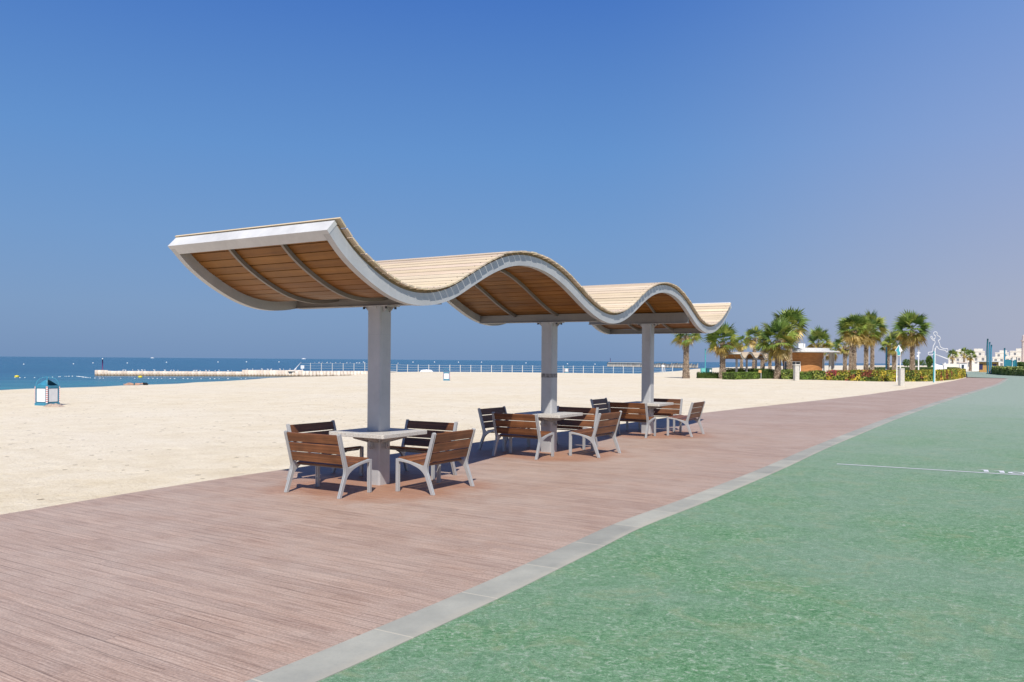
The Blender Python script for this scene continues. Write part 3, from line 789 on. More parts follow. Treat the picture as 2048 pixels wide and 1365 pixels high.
def make_bench():
    b = thing('bench', 'x', 'bench', (0, 0, 0), 0, 'benches around the shelter tables')
    for sy in (-1, 1):
        y0 = sy*.455
        m = MB(); O = frame_outline(); I = frame_outline(.009)
        m.prism(O, 'y', y0-.021, y0-.006); m.prism(O, 'y', y0+.006, y0+.021); m.prism(I, 'y', y0-.0062, y0+.0062)
        f = m.build('side_frame', M['cast'], b); fix_normals(f); bevel(f, .003, 1)
    # seat boards
    m = MB()
    seat = bez((.292, .452), (.02, .418), (-.145, .378), 60)
    n = 4; per = len(seat)//n
    for k in range(n):
        a = seat[k*per]; c = seat[min((k+1)*per-2, len(seat)-1)]; d = Vector((c[0]-a[0], c[1]-a[1])).normalized(); nn = Vector((d.y, -d.x))*-1
        if nn.y < 0: nn = -nn
        col_ = 1 + rnd.uniform(-.2, .25)
        q = [(a[0], a[1]-.026), (a[0], a[1]), (c[0], c[1]), (c[0], c[1]-.026)]
        m.prism(q, 'y', -.43, .43, (col_, col_*.98, col_*.97, 1))
    s_ = m.build('seat', M['seatwood'], b); fix_normals(s_); bevel(s_, .005, 2)
    # back: three boards between the posts
    m = MB(); p0 = Vector((-.186, .418)); p1 = Vector((-.298, .790)); dv = (p1-p0); ln_ = dv.length; dv.normalize(); nv = Vector((dv.y, -dv.x))
    bh = (ln_ - .030)/3
    for k in range(3):
        a = p0 + dv*(k*(bh+.015)); c = a + dv*bh; col_ = 1 + rnd.uniform(-.2, .2)
        q = [tuple(a), tuple(c), tuple(c - nv*.030), tuple(a - nv*.030)]
        m.prism(q, 'y', -.432, .432, (col_, col_*.98, col_*.96, 1))
    k_ = m.build('backrest', M['seatwood'], b); fix_normals(k_); bevel(k_, .006, 2)
    m = MB(); m.box((-.06, -.43, .335), (.0, .43, .350)); m.box((.20, -.43, .385), (.245, .43, .40))
    m.build('stretcher', M['darksteel'], b)
    return b
bench = make_bench()
TN = ['nearest', 'middle', 'farthest']
SIDE = ['bench at the %s table seen from behind, its slatted back on the near left',
        'bench at the %s table standing on the open boardwalk side, seat end and back visible',
        'bench at the %s table behind the column on the far right side, facing this way',
        'bench at the %s table standing on the sand side, partly hidden behind the table']
first = True
for i in range(3):
    for k in range(4):
        off = .94
        lat = [0.02, .09, .05, 0.0][k]
        o = bench if first else copy_tree(bench); first = False
        j = random.Random(i*7+k*3)
        if k == 0: P, r = COLS[i] - U*off + V*(lat + j.uniform(-.03, .03)), 0
        elif k == 1: P, r = COLS[i] - V*(off-.01) + U*(lat + j.uniform(-.02, .02)), math.pi/2
        elif k == 2: P, r = COLS[i] + U*(off+.05) + V*lat, math.pi
        else: P, r = COLS[i] + V*(off+.05) + U*lat, -math.pi/2
        o.location = P; o.rotation_euler = (0, 0, CRZ + r + R(j.uniform(-2.0, 2.0)))
        o['label'] = SIDE[k] % TN[i]

# ---------------------------------------------------------------- litter bins on the sand
def stripe_mat():
    t = NT('red_white_tape', .5); sp = t.node('ShaderNodeSeparateXYZ'); t.link(t.coord('Object'), sp.inputs[0])
    f = t.math('LESS_THAN', t.math('FRACT', t.math('MULTIPLY', sp.outputs['Z'], 15.0)), .45)
    t.base(t.mixc(f, (.78, .78, .78), (.52, .10, .09))); return t.m
M['stripes'] = stripe_mat()
def make_bin():
    b = thing('litter_bin', 'x', 'litter bin', (0, 0, 0), 0, 'teal and white litter bins on the beach')
    h, zt = .30, .66
    m = MB()
    for sx in (-1, 1):
        for sy in (-1, 1): m.box((sx*h-.034, sy*h-.034, .0), (sx*h+.034, sy*h+.034, zt))
    m.box((-h+.03, -h-.022, .02), (h-.03, -h+.02, .10)); m.box((-h+.03, h-.02, .02), (h-.03, h+.022, .10)); m.box((-h-.022, -h+.03, .02), (-h+.02, h-.03, .10)); m.box((h-.02, -h+.03, .02), (h+.022, h-.03, .10))
    m.box((-h+.03, -h-.022, zt-.07), (h-.03, -h+.02, zt)); m.box((-h+.03, h-.02, zt-.07), (h-.03, h+.022, zt)); m.box((-h-.022, -h+.03, zt-.07), (-h+.02, h-.03, zt)); m.box((h-.02, -h+.03, zt-.07), (h+.022, h-.03, zt))
    m.box((-h+.031, -h+.004, .10), (h-.031, h-.004, zt-.07)); m.box((-h+.004, -h+.031, .10), (h-.004, h-.031, zt-.07))
    m.build('frame', M['teal'], b)
    for k in range(4):
        m = MB(); Mx = Matrix.Rotation(k*math.pi/2, 4, 'Z'); m.box((-h+.075, -h-.026, .125), (h-.075, -h+.008, zt-.10), None, Mx); m.build('panel', M['white'], b)
        # corner fin curving up to the middle
        m = MB(); a = []; n = 9
        for q in range(n+1):
            t = R(90*q/n); a.append((.44*math.cos(t), zt + .30*math.sin(t)**.85))
        i_ = [(x*.93, zt + (z-zt)*.93) for x, z in a]
        m.prism([(x, z) for x, z in a] + [(x, z) for x, z in reversed(i_)], 'y', -.02, .02, None, Matrix.Rotation(R(45)+k*math.pi/2, 4, 'Z'))
        f = m.build('corner_fin', M['teal'], b); fix_normals(f)
    # hood: two closed sloping sides and two open mouths
    m = MB(); hh = h-.01; zt2 = zt+.005
    top_ = (.035, .035)
    tz = zt + .19
    c4 = [(-hh, -hh, zt2), (hh, -hh, zt2), (hh, hh, zt2), (-hh, hh, zt2)]; t4 = [(-.05, -.05, tz), (.05, -.05, tz), (.05, .05, tz), (-.05, .05, tz)]
    m.quad([c4[1], c4[2], t4[2], t4[1]]); m.quad([c4[3], c4[0], t4[0], t4[3]])
    m.quad([t4[0], t4[1], t4[2], t4[3]])
    m.build('hood', M['teal'], b)
    m = MB(); m.box((-hh+.02, -hh+.02, .03), (hh-.02, hh-.02, zt-.02)); m.build('liner', M['black'], b)
    for k in range(4):
        Mx = Matrix.Rotation(R(45) + k*math.pi/2, 4, 'Z'); r0 = h*math.sqrt(2) + .049
        m = MB(); m.box((r0-.03, -.036, .09), (r0-.001, .036, .64), None, Mx); m.build('striped_tape', M['stripes'], b)
    m = MB(); m.box((-.335, -.335, -.02), (.335, .335, .018)); m.build('base_plate', M['teal'], b)
    return b
bin0 = make_bin()
for k, (x, y, rz, lab) in enumerate(((94.5, 811.0, R(72), 'largest teal and white beach bin with cloth beside it, alone on the left sand'), (893, 761.5, R(3), 'mid sized teal and white bin standing mid beach near the upturned boat'), (1132.5, 745.8, R(5), 'smallest, farthest teal and white bin beside the railing'))):
    o = bin0 if k == 0 else copy_tree(bin0)
    o.location = gp(x, y, SZ); o.rotation_euler = (0, 0, rz); o['label'] = lab; o.scale = (K*.86, K*.86, K*1.10)

# crumpled cloth by the first bin
def crumple(name, mat, L_, W_, H_, seed, loc, rz):
    r = random.Random(seed); bm = bmesh.new(); nx, ny = 16, 9; g = []
    for i in range(nx+1):
        row = []
        for j in range(ny+1):
            a, b = i/nx*2-1, j/ny*2-1
            hgt = max(0, (1-a*a)*(1-b*b))
            z = hgt**.6*H_*(.55 + .6*r.random())
            row.append(bm.verts.new((a*L_/2*(1+.15*r.uniform(-1, 1)), b*W_/2*(1+.2*r.uniform(-1, 1)), z - .01)))
        g.append(row)
    for i in range(nx):
        for j in range(ny): bm.faces.new((g[i][j], g[i+1][j], g[i+1][j+1], g[i][j+1]))
    me = bpy.data.meshes.new(name); bm.to_mesh(me); bm.free(); me.materials.append(mat)
    o = bpy.data.objects.new(name, me); col.objects.link(o); o.location = loc; o.rotation_euler = (0, 0, rz)
    md = o.modifiers.new('s', 'SUBSURF'); md.levels = 1; md.render_levels = 1
    return o
M['cloth'] = plain('dusty_beige_cloth', (.42, .33, .27), .9, .1, 0, .35, 9)
o = crumple('crumpled_cloth', M['cloth'], .80, .40, .15, 3, gp(108, 813.5, SZ), R(-8)); tag(o, 'crumpled beige cloth lying against the large beach bin', 'cloth')

# ---------------------------------------------------------------- pile breakwater with gulls
PILE = plain('pale_concrete_pile', (.62, .56, .48), .85, .2, 0, .14, 2.0)
def pile_mat():
    t = NT('tidal_concrete', .85, .25)
    g = t.node('ShaderNodeNewGeometry'); sx = t.node('ShaderNodeSeparateXYZ'); t.link(g.outputs['Position'], sx.inputs[0])
    n = t.noise(t.coord('Object'), 3.0, 5, .65)
    oi = t.node('ShaderNodeObjectInfo')
    c = t.ramp(n, [(.3, (.60, .53, .46)), (.7, (.80, .74, .68))])
    c = t.mixc(1.0, c, t.ramp(oi.outputs['Random'], [(0, (.84, .80, .76)), (1, (1.1, 1.09, 1.06))]), 'MULTIPLY')
    mr = t.node('ShaderNodeMapRange'); mr.inputs['From Min'].default_value = -.98; mr.inputs['From Max'].default_value = -.42
    t.link(t.math('ADD', sx.outputs['Z'], t.math('MULTIPLY', t.math('SUBTRACT', n, .5), .5)), mr.inputs['Value'])
    c = t.mixc(t.ramp(mr.outputs[0], [(0, (.95,)*3), (.30, (.85,)*3), (.55, (.3,)*3), (1, (0, 0, 0))]), c, (.12, .085, .045))
    t.base(c); return t.m
M['pile'] = pile_mat()
GA, GB = gp(193, 751.8, SEA), gp(604, 753.6, SEA)
bw = thing('breakwater', 'long near breakwater of round pale piles with gulls on top', 'breakwater', (GA.x, GA.y, 0))
gd = (GB-GA); GL = gd.length; gdn = gd.normalized()
PR = .238
m = MB(); m.tube([(0, 0, -1.4), (0, 0, .0), (0, 0, .012)], [PR, PR, PR*.85], 10)
pile_me = m.data('pile', M['pile'])
npile = 66; BWTOP = []
for k in range(npile):
    a = k/(npile-1)*GL; p = gdn*a
    o = bpy.data.objects.new('pile', pile_me); col.objects.link(o); setparent(o, bw)
    px = 193 + (604-193)*k/(npile-1)
    top_z = -.146 if px < 215 else (-.26 if px < 478 else -.005)
    top_z += rnd.uniform(-.015, .015)
    o.location = (p.x, p.y, top_z); BWTOP.append((GA.x + p.x, GA.y + p.y, top_z))
# shore end of the breakwater rising from the sand
GC, GD = gp(596, 751.0, SZ-.4), gp(745, 750.5, SZ-.4)
GC = dp(594, 750, GB.y - .5); GD = dp(770, 748, GB.y + 6); GC.z = GD.z = 0
bw2 = thing('breakwater', 'shore end of the pile breakwater standing in sand below the railing', 'breakwater', (GC.x, GC.y, 0))
for k in range(27):
    p = (GD-GC)*(k/26)
    o = bpy.data.objects.new('pile', pile_me); col.objects.link(o); setparent(o, bw2); o.location = (p.x, p.y, -.12 + rnd.uniform(-.02, .02)); o.rotation_euler = (0, 0, rnd.uniform(0, 6)); o.scale = (1.12, 1.12, 1)
m = MB(); d_ = (GD-GC).normalized(); nn = Vector((-d_.y, d_.x, 0))
e0, e1 = Vector((0, 0, 0)) - d_*1.2, (GD-GC) + d_*2
zc = Vector((0, 0, -.20)); e0 += zc; e1 += zc
m.mesh([tuple(e0 + nn*.25), tuple(e1 + nn*.25), tuple(e1 + nn*2.2), tuple(e0 + nn*2.2)] + [tuple(q_ + Vector((0, 0, .08))) for q_ in (e0 + nn*.25, e1 + nn*.25, e1 + nn*2.2, e0 + nn*2.2)], [(0, 3, 2, 1), (4, 5, 6, 7), (0, 1, 5, 4), (1, 2, 6, 5), (2, 3, 7, 6), (3, 0, 4, 7)])
m.build('cap_slab', M['concrete'], bw2)
# marker pole on the seaward end
p0 = dp(205, 739.5, GA.y + .3)
mk = thing('marker_pole', 'dark purple marker pole on the seaward tip of the breakwater', 'marker', (p0.x, p0.y, -.16))
M['purple'] = plain('purple_red_paint', (.12, .02, .12), .5)
m = MB(); m.tube([(0, 0, 0), (0, 0, 1.55)], .075, 8); m.build('pole', M['purple'], mk)
m = MB(); m.box((-.14, -.14, 0), (.14, .14, .06)); m.build('foot', M['bolt'], mk)
m = MB(); m.ellipsoid((0, 0, 1.66), (.09, .09, .11)); m.build('lamp', M['white'], mk)
# gulls
def make_gull():
    m = MB(); m.ellipsoid((0, 0, .17), (.19, .085, .085), 8, 6); m.ellipsoid((.17, 0, .27), (.06, .05, .052), 7, 5)
    m.tube([(.10, 0, .20), (.16, 0, .26)], [.06, .042], 7); m.mesh([(-.15, -.05, .17), (-.15, .05, .17), (-.34, 0, .19), (-.15, 0, .14)], [(0, 1, 2), (0, 2, 3), (1, 3, 2)])
    m.tube([(.22, 0, .268), (.275, 0, .258)], [.016, .004], 5); m.tube([(.0, .03, .09), (.0, .03, 0)], .012, 5); m.tube([(.0, -.03, .09), (.0, -.03, 0)], .012, 5)
    return m.data('seagull', M['white'])
gull_me = make_gull()
def gull(p, lab, grp):
    o = bpy.data.objects.new('seagull', gull_me); col.objects.link(o); o.location = p; o.rotation_euler = (0, 0, rnd.uniform(0, 6.28)); s = rnd.uniform(.62, .85); o.scale = (s, s, s)
    tag(o, lab, 'gull', grp)
gr = random.Random(5)
for k in sorted(gr.sample(range(8, npile), 30)): x, y, z = BWTOP[k]; gull((x + gr.uniform(-.08, .08), y, z+.012), 'small white gull perched on the row of breakwater piles', 'gulls on the breakwater')

# ---------------------------------------------------------------- beach railing
FA, FB = dp(621, 741, 119.0*K), dp(1345, 747.0, 126.0*K)
zA, zB = FA.z, SZ
rail = thing('beach_railing', 'long white three rail fence along the water edge', 'railing', (FA.x, FA.y, 0))
RAILP = []
npost = 36
fv = FB - FA; fv.z = 0
m = MB(); M['railgrey'] = plain('weathered_white_paint', (.62, .62, .60), .5)
m.box((-.048, -.048, -.3), (.048, .048, 1.24)); post_me = m.data('post', M['railgrey'])
for k in range(npost):
    p = fv*(k/(npost-1)); z = zA if k < 6 else SZ
    o = bpy.data.objects.new('post', post_me); col.objects.link(o); setparent(o, rail); o.location = (p.x, p.y, z); o.rotation_euler = (0, 0, rnd.uniform(-.1, .1))
    RAILP.append((FA.x + p.x, FA.y + p.y, z))
for hgt in (.36, .76, 1.15):
    m = MB(); pts = [tuple(fv.normalized()*-1.62 + Vector((0, 0, zA + hgt)))]
    for k in range(npost):
        p = fv*(k/(npost-1)); z = (zA if k < 6 else (SZ + (zA-SZ)*max(0, (9-k)/4)))
        pts.append((p.x, p.y, z + hgt))
        if k < npost-1: pp = fv*((k+.5)/(npost-1)); pts.append((pp.x, pp.y, z + hgt - .03))
    m.tube(pts, .015, 6); m.build('rail', M['railgrey'], rail)
# slanted end brace of the railing with a life ring board
m = MB(); a = -fv.normalized(); m.tube([tuple(a*2.7 + Vector((0, 0, zA))), tuple(a*1.5 + Vector((0, 0, zA + 1.35)))], .07, 6); m.build('end_brace', M['white'], rail)
m = MB(); c_ = a*1.3 + Vector((0, -.1, zA + .55)); m.box(tuple(c_ - Vector((.30, .03, .28))), tuple(c_ + Vector((.30, .03, .28)))); m.build('notice_board', M['white'], rail)
for tt in (.011, .022, .031, .043, .052, .066, .078, .095, .104, .121, .128, .142, .157, .163, .184, .20, .231):
    p = Vector((FA.x, FA.y, 0)) + fv*tt; gull((p.x, p.y, zA + 1.17), 'small white gull perched on the top rail of the railing', 'gulls on the railing')
for k, (x, y, lab) in enumerate(((1121, 737.5, 'yellow'), (1310, 738.0, 'white'))): pass

# upturned boat on the sand by the railing
def make_boat(loc, rz, L_, W_, H_):
    t = thing('upturned_boat', 'small white upturned boat lying on the sand by the railing', 'boat', loc, rz)
    m = MB(); n = 12; rows = []
    for i in range(n+1):
        a = i/n; wd = W_/2*math.sin(math.pi*min(1, .08 + a*.92))**.55 if a < .95 else W_*.08
        wd = W_/2*(1-(abs(a*2-1))**3.2); wd = max(wd, .03); hh = H_*(1-(abs(a*2-1))**4*.7)
        rows.append([(a*L_-L_/2, wd*math.cos(R(q)), .03 + hh*math.sin(R(q))**.8) for q in range(0, 181, 20)])
    vs = [p for r_ in rows for p in r_]; w_ = len(rows[0])
    fs = [(i*w_+j, (i+1)*w_+j, (i+1)*w_+j+1, i*w_+j+1) for i in range(n) for j in range(w_-1)]
    m.mesh(vs, fs, None, True); o = m.build('hull', M['white'], t); fix_normals(o)
    m = MB(); m.tube([(-L_/2+.1, 0, H_*.45), (0, 0, H_+.03), (L_/2-.1, 0, H_*.45)], .04, 6); m.build('keel', M['white'], t)
    m = MB(); m.box((-L_*.38, -W_*.36, -.02), (L_*.3, W_*.36, .05)); m.build('dark_block', M['black'], t)  # plain black block under the hull
make_boat(gp(853, 744.6, SZ), R(4), 2.2, 1.1, .40)

# ---------------------------------------------------------------- lifeguard chair
p = gp(1326.5, 745.2, SZ)
lg = thing('lifeguard_chair', 'tall white lifeguard chair on the sand right of the last column', 'lifeguard chair', p, R(10)); lg.scale = (.62,)*3
for sx in (-.4, .4):
    m = MB(); m.tube([(sx*1.2, -.75, 0), (sx, -.05, 1.75)], .045, 6); m.build('leg', M['white'], lg)
    m = MB(); m.tube([(sx*1.2, .75, 0), (sx, .05, 1.75)], .045, 6); m.build('leg', M['white'], lg)
m = MB()
for k in range(1, 5): m.tube([(-.45, -.75+k*.14, .35*k), (.45, -.75+k*.14, .35*k)], .03, 6)
m.build('ladder', M['white'], lg)
m = MB(); m.box((-.45, -.3, 1.75), (.45, .3, 1.82)); m.box((-.45, .24, 1.82), (.45, .30, 2.3)); m.build('seat', M['white'], lg)

# ---------------------------------------------------------------- buoys, float line, boats
M['yellow'] = plain('yellow_float', (.75, .62, .05), .5)
def buoy_mesh(r, mat, flat=1.0):
    m = MB(); m.ellipsoid((0, 0, r*.25), (r, r, r*flat), 10, 6); m.tube([(0, 0, r*flat*.9), (0, 0, r*flat*1.25)], r*.18, 6); return m.data('buoy', mat)
bw_me = buoy_mesh(.42, M['white']); by_me = buoy_mesh(.30, M['yellow'], .62)
for x, y in ((47.5, 728.6), (147, 728.0), (186, 726.2), (254.7, 726.3), (333, 724.9), (436, 724.3), (493, 724.0), (558, 724.2), (727, 724.4), (826, 724.6), (869, 724.5), (917, 724.7), (963, 724.6), (1052, 726.3), (1135, 728.0), (1190, 728.6), (1349, 730.0)):
    o = bpy.data.objects.new('marker_buoy', bw_me); col.objects.link(o); o.location = gp(x, y+.8, SEA); d = o.location.y; s = max(.5, d/1650*2.6/.84); o.scale = (s, s, s); tag(o, 'small white marker buoy far out on the open sea', 'buoy', 'white buoys on the sea')
for x, y, lab in ((33.8, 754.8, 'yellow float left of the large bin near the left edge'), (280.6, 755.6, 'yellow float on the water below the pile breakwater')):
    o = bpy.data.objects.new('float_buoy', by_me); col.objects.link(o); o.location = gp(x, y, SEA); tag(o, lab, 'buoy')
fl = thing('float_line', 'line of small pale floats strung across the shallow water', 'float line', gp(40, 755, SEA))
m = MB(); fr_ = random.Random(9); org = gp(40, 755, SEA)
LINE = [(30, 755.5), (85, 755), (145, 752.5), (200, 756.5), (300, 757), (400, 757.6), (500, 757.5)]
pts = crspline([gp(x, y+.7, SEA) for x, y in LINE], 80)
for p in pts:
    if fr_.random() < .55: q_ = p - org; m = MB(); m.ellipsoid((q_.x, q_.y, .01), (.10*fr_.uniform(.5, 1.3), .09, .06), 6, 4); m.build('float', M['white'], fl)
m = MB(); m.tube([tuple(p-org + Vector((0, 0, -.006))) for p in pts], .008, 4); m.build('rope', M['bolt'], fl)
def yacht(loc, L_, lab):
    t = thing('motor_yacht', lab, 'boat', loc, 0)
    m = MB(); O = [(-L_/2, 0), (L_/2*.8, 0), (L_/2, L_*.11), (-L_/2, L_*.09)]; m.prism(O, 'y', -L_*.1, L_*.1); m.build('hull', M['white'], t)
    m = MB(); m.prism([(-L_*.35, L_*.1), (L_*.2, L_*.1), (L_*.08, L_*.19), (-L_*.3, L_*.19)], 'y', -L_*.07, L_*.07); m.build('cabin', M['white'], t)
    m = MB(); m.tube([(-L_*.1, 0, L_*.19), (-L_*.1, 0, L_*.28)], L_*.008, 5); m.build('mast', M['white'], t)
p = gp(608, 719.0, SEA); yacht(dp(608, 718.6, 2200), 11.5, 'white motor yacht on the horizon left of the nearest column')
yacht(dp(305, 716.8, 3400), 15, 'tiny pale boat on the horizon above the pile breakwater')

# far pile breakwater on the right
g0, g1 = gp(1216, 733.6, SEA), gp(1395, 736.6, SEA)
fb = thing('breakwater', 'farther low pile breakwater in the bay right of the middle column', 'breakwater', (g0.x, g0.y, 0))
m = MB(); m.tube([(0, 0, -1.7), (0, 0, .95)], .48, 8); fp_me = m.data('pile', M['pile'])
for k in range(70):
    p = (g1-g0)*(k/69); o = bpy.data.objects.new('pile', fp_me); col.objects.link(o); setparent(o, fb); o.location = (p.x, p.y, (rnd.uniform(-.1, .1) if k < 26 else rnd.uniform(-.4, .3)))
    if k >= 26 and k % 2: o.scale = (.55, .55, 1)
m = MB(); d_ = (g1-g0); m.mesh([(0, -.5, .9), (d_.x*.42, d_.y*.42-.5, .9), (d_.x*.42, d_.y*.42+.6, .9), (0, .6, .9), (0, -.5, 1.25), (d_.x*.42, d_.y*.42-.5, 1.25), (d_.x*.42, d_.y*.42+.6, 1.25), (0, .6, 1.25)], [(3, 2, 1, 0), (4, 5, 6, 7), (0, 1, 5, 4), (1, 2, 6, 5), (2, 3, 7, 6), (3, 0, 4, 7)]); m.build('cap_slab', M['offwhite'], fb)
p = dp(1220.5, 731, g0.y); mk2 = thing('marker_pole', 'thin dark marker pole on the tip of the farther breakwater', 'marker', (p.x, p.y, .9))
m = MB(); m.tube([(0, 0, 0), (0, 0, 2.4)], .12, 6); m.build('pole', M['purple'], mk2)

# ---------------------------------------------------------------- fan palms
def palm_parts(seed, crown_r, nfan, trunk_h, tr, dead=.4):
    r = random.Random(seed)
    # trunk with leaf boots
    m = MB(); bend = Vector((r.uniform(-.12, .12), r.uniform(-.1, .1), 0)); pts = []; rad = []
    n = 14
    for i in range(n+1):
        a = i/n; pts.append(Vector((0, 0, -.1)) + Vector((bend.x*a*a, bend.y*a*a, (trunk_h+.1)*a))); rad.append(tr*(1.32 - .42*min(1, a*3.2) - .08*a) * (1.0 + .05*math.sin(i*2.1+seed)))
    seg = 12; n0 = 0
    m.tube(pts, rad, seg, (.20, .15, .11, 1), True, True)
    # boots: short upward stubs in a spiral, pale cut faces
    zz = .12; k = 0
    while zz < trunk_h - .12:
        a = zz/trunk_h; cx, cy = bend.x*a*a, bend.y*a*a; R_ = tr*(1.32 - .42*min(1, a*3.2) - .08*a)
        for j in range(7):
            an = 2*math.pi*(j/7) + k*.45 + r.uniform(-.12, .12)
            o_, u_ = Vector((math.cos(an), math.sin(an), 0)), Vector((-math.sin(an), math.cos(an), 0))
            b0 = Vector((cx, cy, zz + r.uniform(-.03, .03))) + o_*R_*.94; tip = b0 + o_*r.uniform(.05, .11) + Vector((0, 0, r.uniform(.08, .14))); hw = .075
            c = r.choice([(.50, .41, .31, 1), (.42, .33, .24, 1), (.56, .47, .37, 1), (.15, .11, .08, 1), (.32, .25, .18, 1)])
            vs = [b0 - u_*hw, b0 + u_*hw, tip + u_*hw*.6, tip - u_*hw*.6, b0 + Vector((0, 0, .15)) + u_*hw*.6, b0 + Vector((0, 0, .15)) - u_*hw*.6]
            m.mesh(vs, [(0, 1, 2, 3), (3, 2, 4, 5), (1, 4, 2), (0, 3, 5)], c)
        zz += .155; k += 1
    trunk = m
    topc = Vector((bend.x, bend.y, trunk_h))
    def fan(m, org, dirv, size, cols, droop, nl=13, spread=R(150), pet=.5):
        d = dirv.normalized(); side = d.cross(Vector((0, 0, 1)))
        if side.length < .1: side = Vector((1, 0, 0))
        side.normalize(); up = side.cross(d).normalized()
        ro = r.uniform(-1.0, 1.0); side, up = side*math.cos(ro) + up*math.sin(ro), up*math.cos(ro) - side*math.sin(ro)
        base = org + d*size*pet - Vector((0, 0, 1))*droop*size*.12
        c0 = r.choice(cols)
        m.mesh([org - side*.025, org + side*.025, base + side*.018, base - side*.018], [(0, 1, 2, 3)], (c0[0]*1.2, c0[1], c0[2], 1))
        for k in range(nl):
            q_ = abs(k/(nl-1)*2 - 1); a = -spread/2 + spread*k/(nl-1); ln_ = size*(1-pet*.62)*(1 - .30*q_)*r.uniform(.86, 1.12)
            dr = (d*math.cos(a) + side*math.sin(a)).normalized()
            mid = base + dr*ln_*.52 + up*ln_*.07*(1-q_) - Vector((0, 0, 1))*droop*ln_*.08
            tip = base + dr*ln_ - Vector((0, 0, 1))*(droop*ln_*r.uniform(.30, .60))
            wv = dr.cross(up).normalized()*ln_*.062
            cv = 1 + r.uniform(-.28, .28); c = (c0[0]*cv, c0[1]*cv, c0[2]*cv, 1)
            m.mesh([base, mid + wv, tip, mid - wv], [(0, 1, 2, 3)], c)
    green = [(.17, .25, .05), (.12, .20, .045), (.25, .33, .065), (.08, .14, .035), (.32, .36, .075)]
    gold = [(.48, .35, .10), (.55, .39, .12), (.40, .28, .08), (.34, .31, .07), (.62, .47, .18)]
    mg, md = MB(), MB()
    nf = int(nfan*.85)
    for i in range(nf):
        a = i*2.399963 + r.uniform(-.3, .3); f = i/nf
        el = math.asin(max(-1, min(1, .99 - 1.22*f))) + R(r.uniform(-9, 9))
        d = Vector((math.cos(a)*math.cos(el), math.sin(a)*math.cos(el), math.sin(el)))
        fan(mg, topc + Vector((0, 0, .25*(1-f))), d, crown_r*r.uniform(.74, 1.10), green if f < .70 else green + gold[3:4] + [(.30, .29, .06)]*2, .15 + .50*f)
    nd = int(nfan*dead)
    for i in range(nd):
        a = i*2.399963 + 1.0 + r.uniform(-.3, .3); f = i/max(1, nd)
        el = R(-12 - 52*f + r.uniform(-10, 10))
        d = Vector((math.cos(a)*math.cos(el), math.sin(a)*math.cos(el), math.sin(el)))
        fan(md, topc + Vector((0, 0, -.05-.2*f)), d, crown_r*r.uniform(.58, .88), gold, .7, 12, R(130), .45)
    return trunk.data('trunk', M['bark']), mg.data('green_crown', M['leaf']), md.data('dry_fronds', M['leaf'])
def bark_mat():
    t = NT('palm_bark', .85, .2); a = t.node('ShaderNodeAttribute'); a.attribute_name = 'Col'
    n = t.noise(t.coord('Object', (1, 1, 2)), 9, 5, .65); t.base(t.mixc(1.0, a.outputs['Color'], t.ramp(n, [(.3, (.6,)*3), (.7, (1.35,)*3)]), 'MULTIPLY')); return t.m
M['bark'] = bark_mat()
def palm(x, yb, d, ytop, wpx, lab, seed, dead=.4, nfan=44, trunkpx=None, name='fan_palm'):
    """x, yb: pixel of the foot (or the distance d when the foot is hidden); ytop: top of crown; wpx: crown width"""
    if d is None: foot = gp(x, yb, SZ)
    else: foot = dp(x, yb, d*K); foot.z = SZ
    D = foot.y; k = D/F
    top_z = H + (HY + (x-CX)*math.tan(ROLL) - ytop)*k
    cr = wpx*k/2
    th = top_z - cr*.92 - SZ
    tw = (trunkpx or 12)*k/2
    a, b, c = palm_parts(seed, cr*1.02, nfan, th, tw, dead)
    t = thing(name, lab, 'palm tree', foot, 0, 'fan palms along the promenade')
    for nm_, me_ in (('trunk', a), ('green_crown', b), ('dry_fronds', c)):
        o = bpy.data.objects.new(nm_, me_); col.objects.link(o); setparent(o, t)
    return t
palm(1372, 757.3, None, 645, 58, 'fan palm standing alone in the sand, its top hidden by the roof tip', 11, .30)
palm(1445, 757.8, None, 650, 72, 'stout fan palm behind the low hedge, right of the lone palm', 12, .35)
palm(1556, 758.3, None, 643, 84, 'big leaning fan palm in front of the kiosk entrance', 13, .45, 52, 13)
palm(1579, 750.0, 97, 619, 74, 'tallest fan palm growing just beside the round kiosk', 14, .40, 50, 11)
palm(1508, 745.0, 118, 656, 44, 'slim fan palm rising behind the far wavy shelter', 15, .35, 34, 8)
palm(1483, 745.0, 128, 672, 34, 'small faded fan palm behind the far wavy shelter roof, left', 16, .5, 28, 6)
palm(1525, 746.0, 104, 688, 30, 'short dark fan palm under the big leaning palm', 17, .3, 26, 9)
palm(1540, 745.0, 122, 692, 38, 'low fan palm with drooping leaf between shelter and kiosk', 18, .3, 26, 7)
palm(1636, 748.0, 124, 659, 58, 'fan palm rising behind the flat kiosk roof', 19, .45, 40, 9)
palm(1662, 748.0, 130, 686, 40, 'low fan palm behind the right end of the kiosk roof', 20, .4, 30, 8)
palm(1690, 742.0, 116, 672, 44, 'leftmost palm of the right cluster, small crown', 21, .5, 32, 8)
palm(1701, 743.0, 108, 640, 46, 'thin trunked palm second from left in the right cluster', 22, .5, 32, 7)
palm(1708, 749.0, 92, 629, 66, 'front palm of the right cluster with bushy golden skirt', 23, .60, 50, 9)
palm(1732, 747.0, 95, 640, 56, 'dark trunked palm in the middle of the right cluster', 24, .65, 42, 9)
palm(1744.5, 741.0, 106, 629, 62, 'rightmost palm of the right cluster with spiky top', 25, .45, 46, 8)
palm(1776, 741.0, 112, 676, 36, 'thin palm hidden behind the tall teal pole', 26, .5, 28, 6)
palm(1788, 739.0, 108, 664, 52, 'shorter palm just behind the arrow sign', 27, .5, 36, 8)
palm(1824.5, 745.5, 96, 627, 74, 'full round palm standing alone between arrow sign and runner', 28, .60, 54, 10)
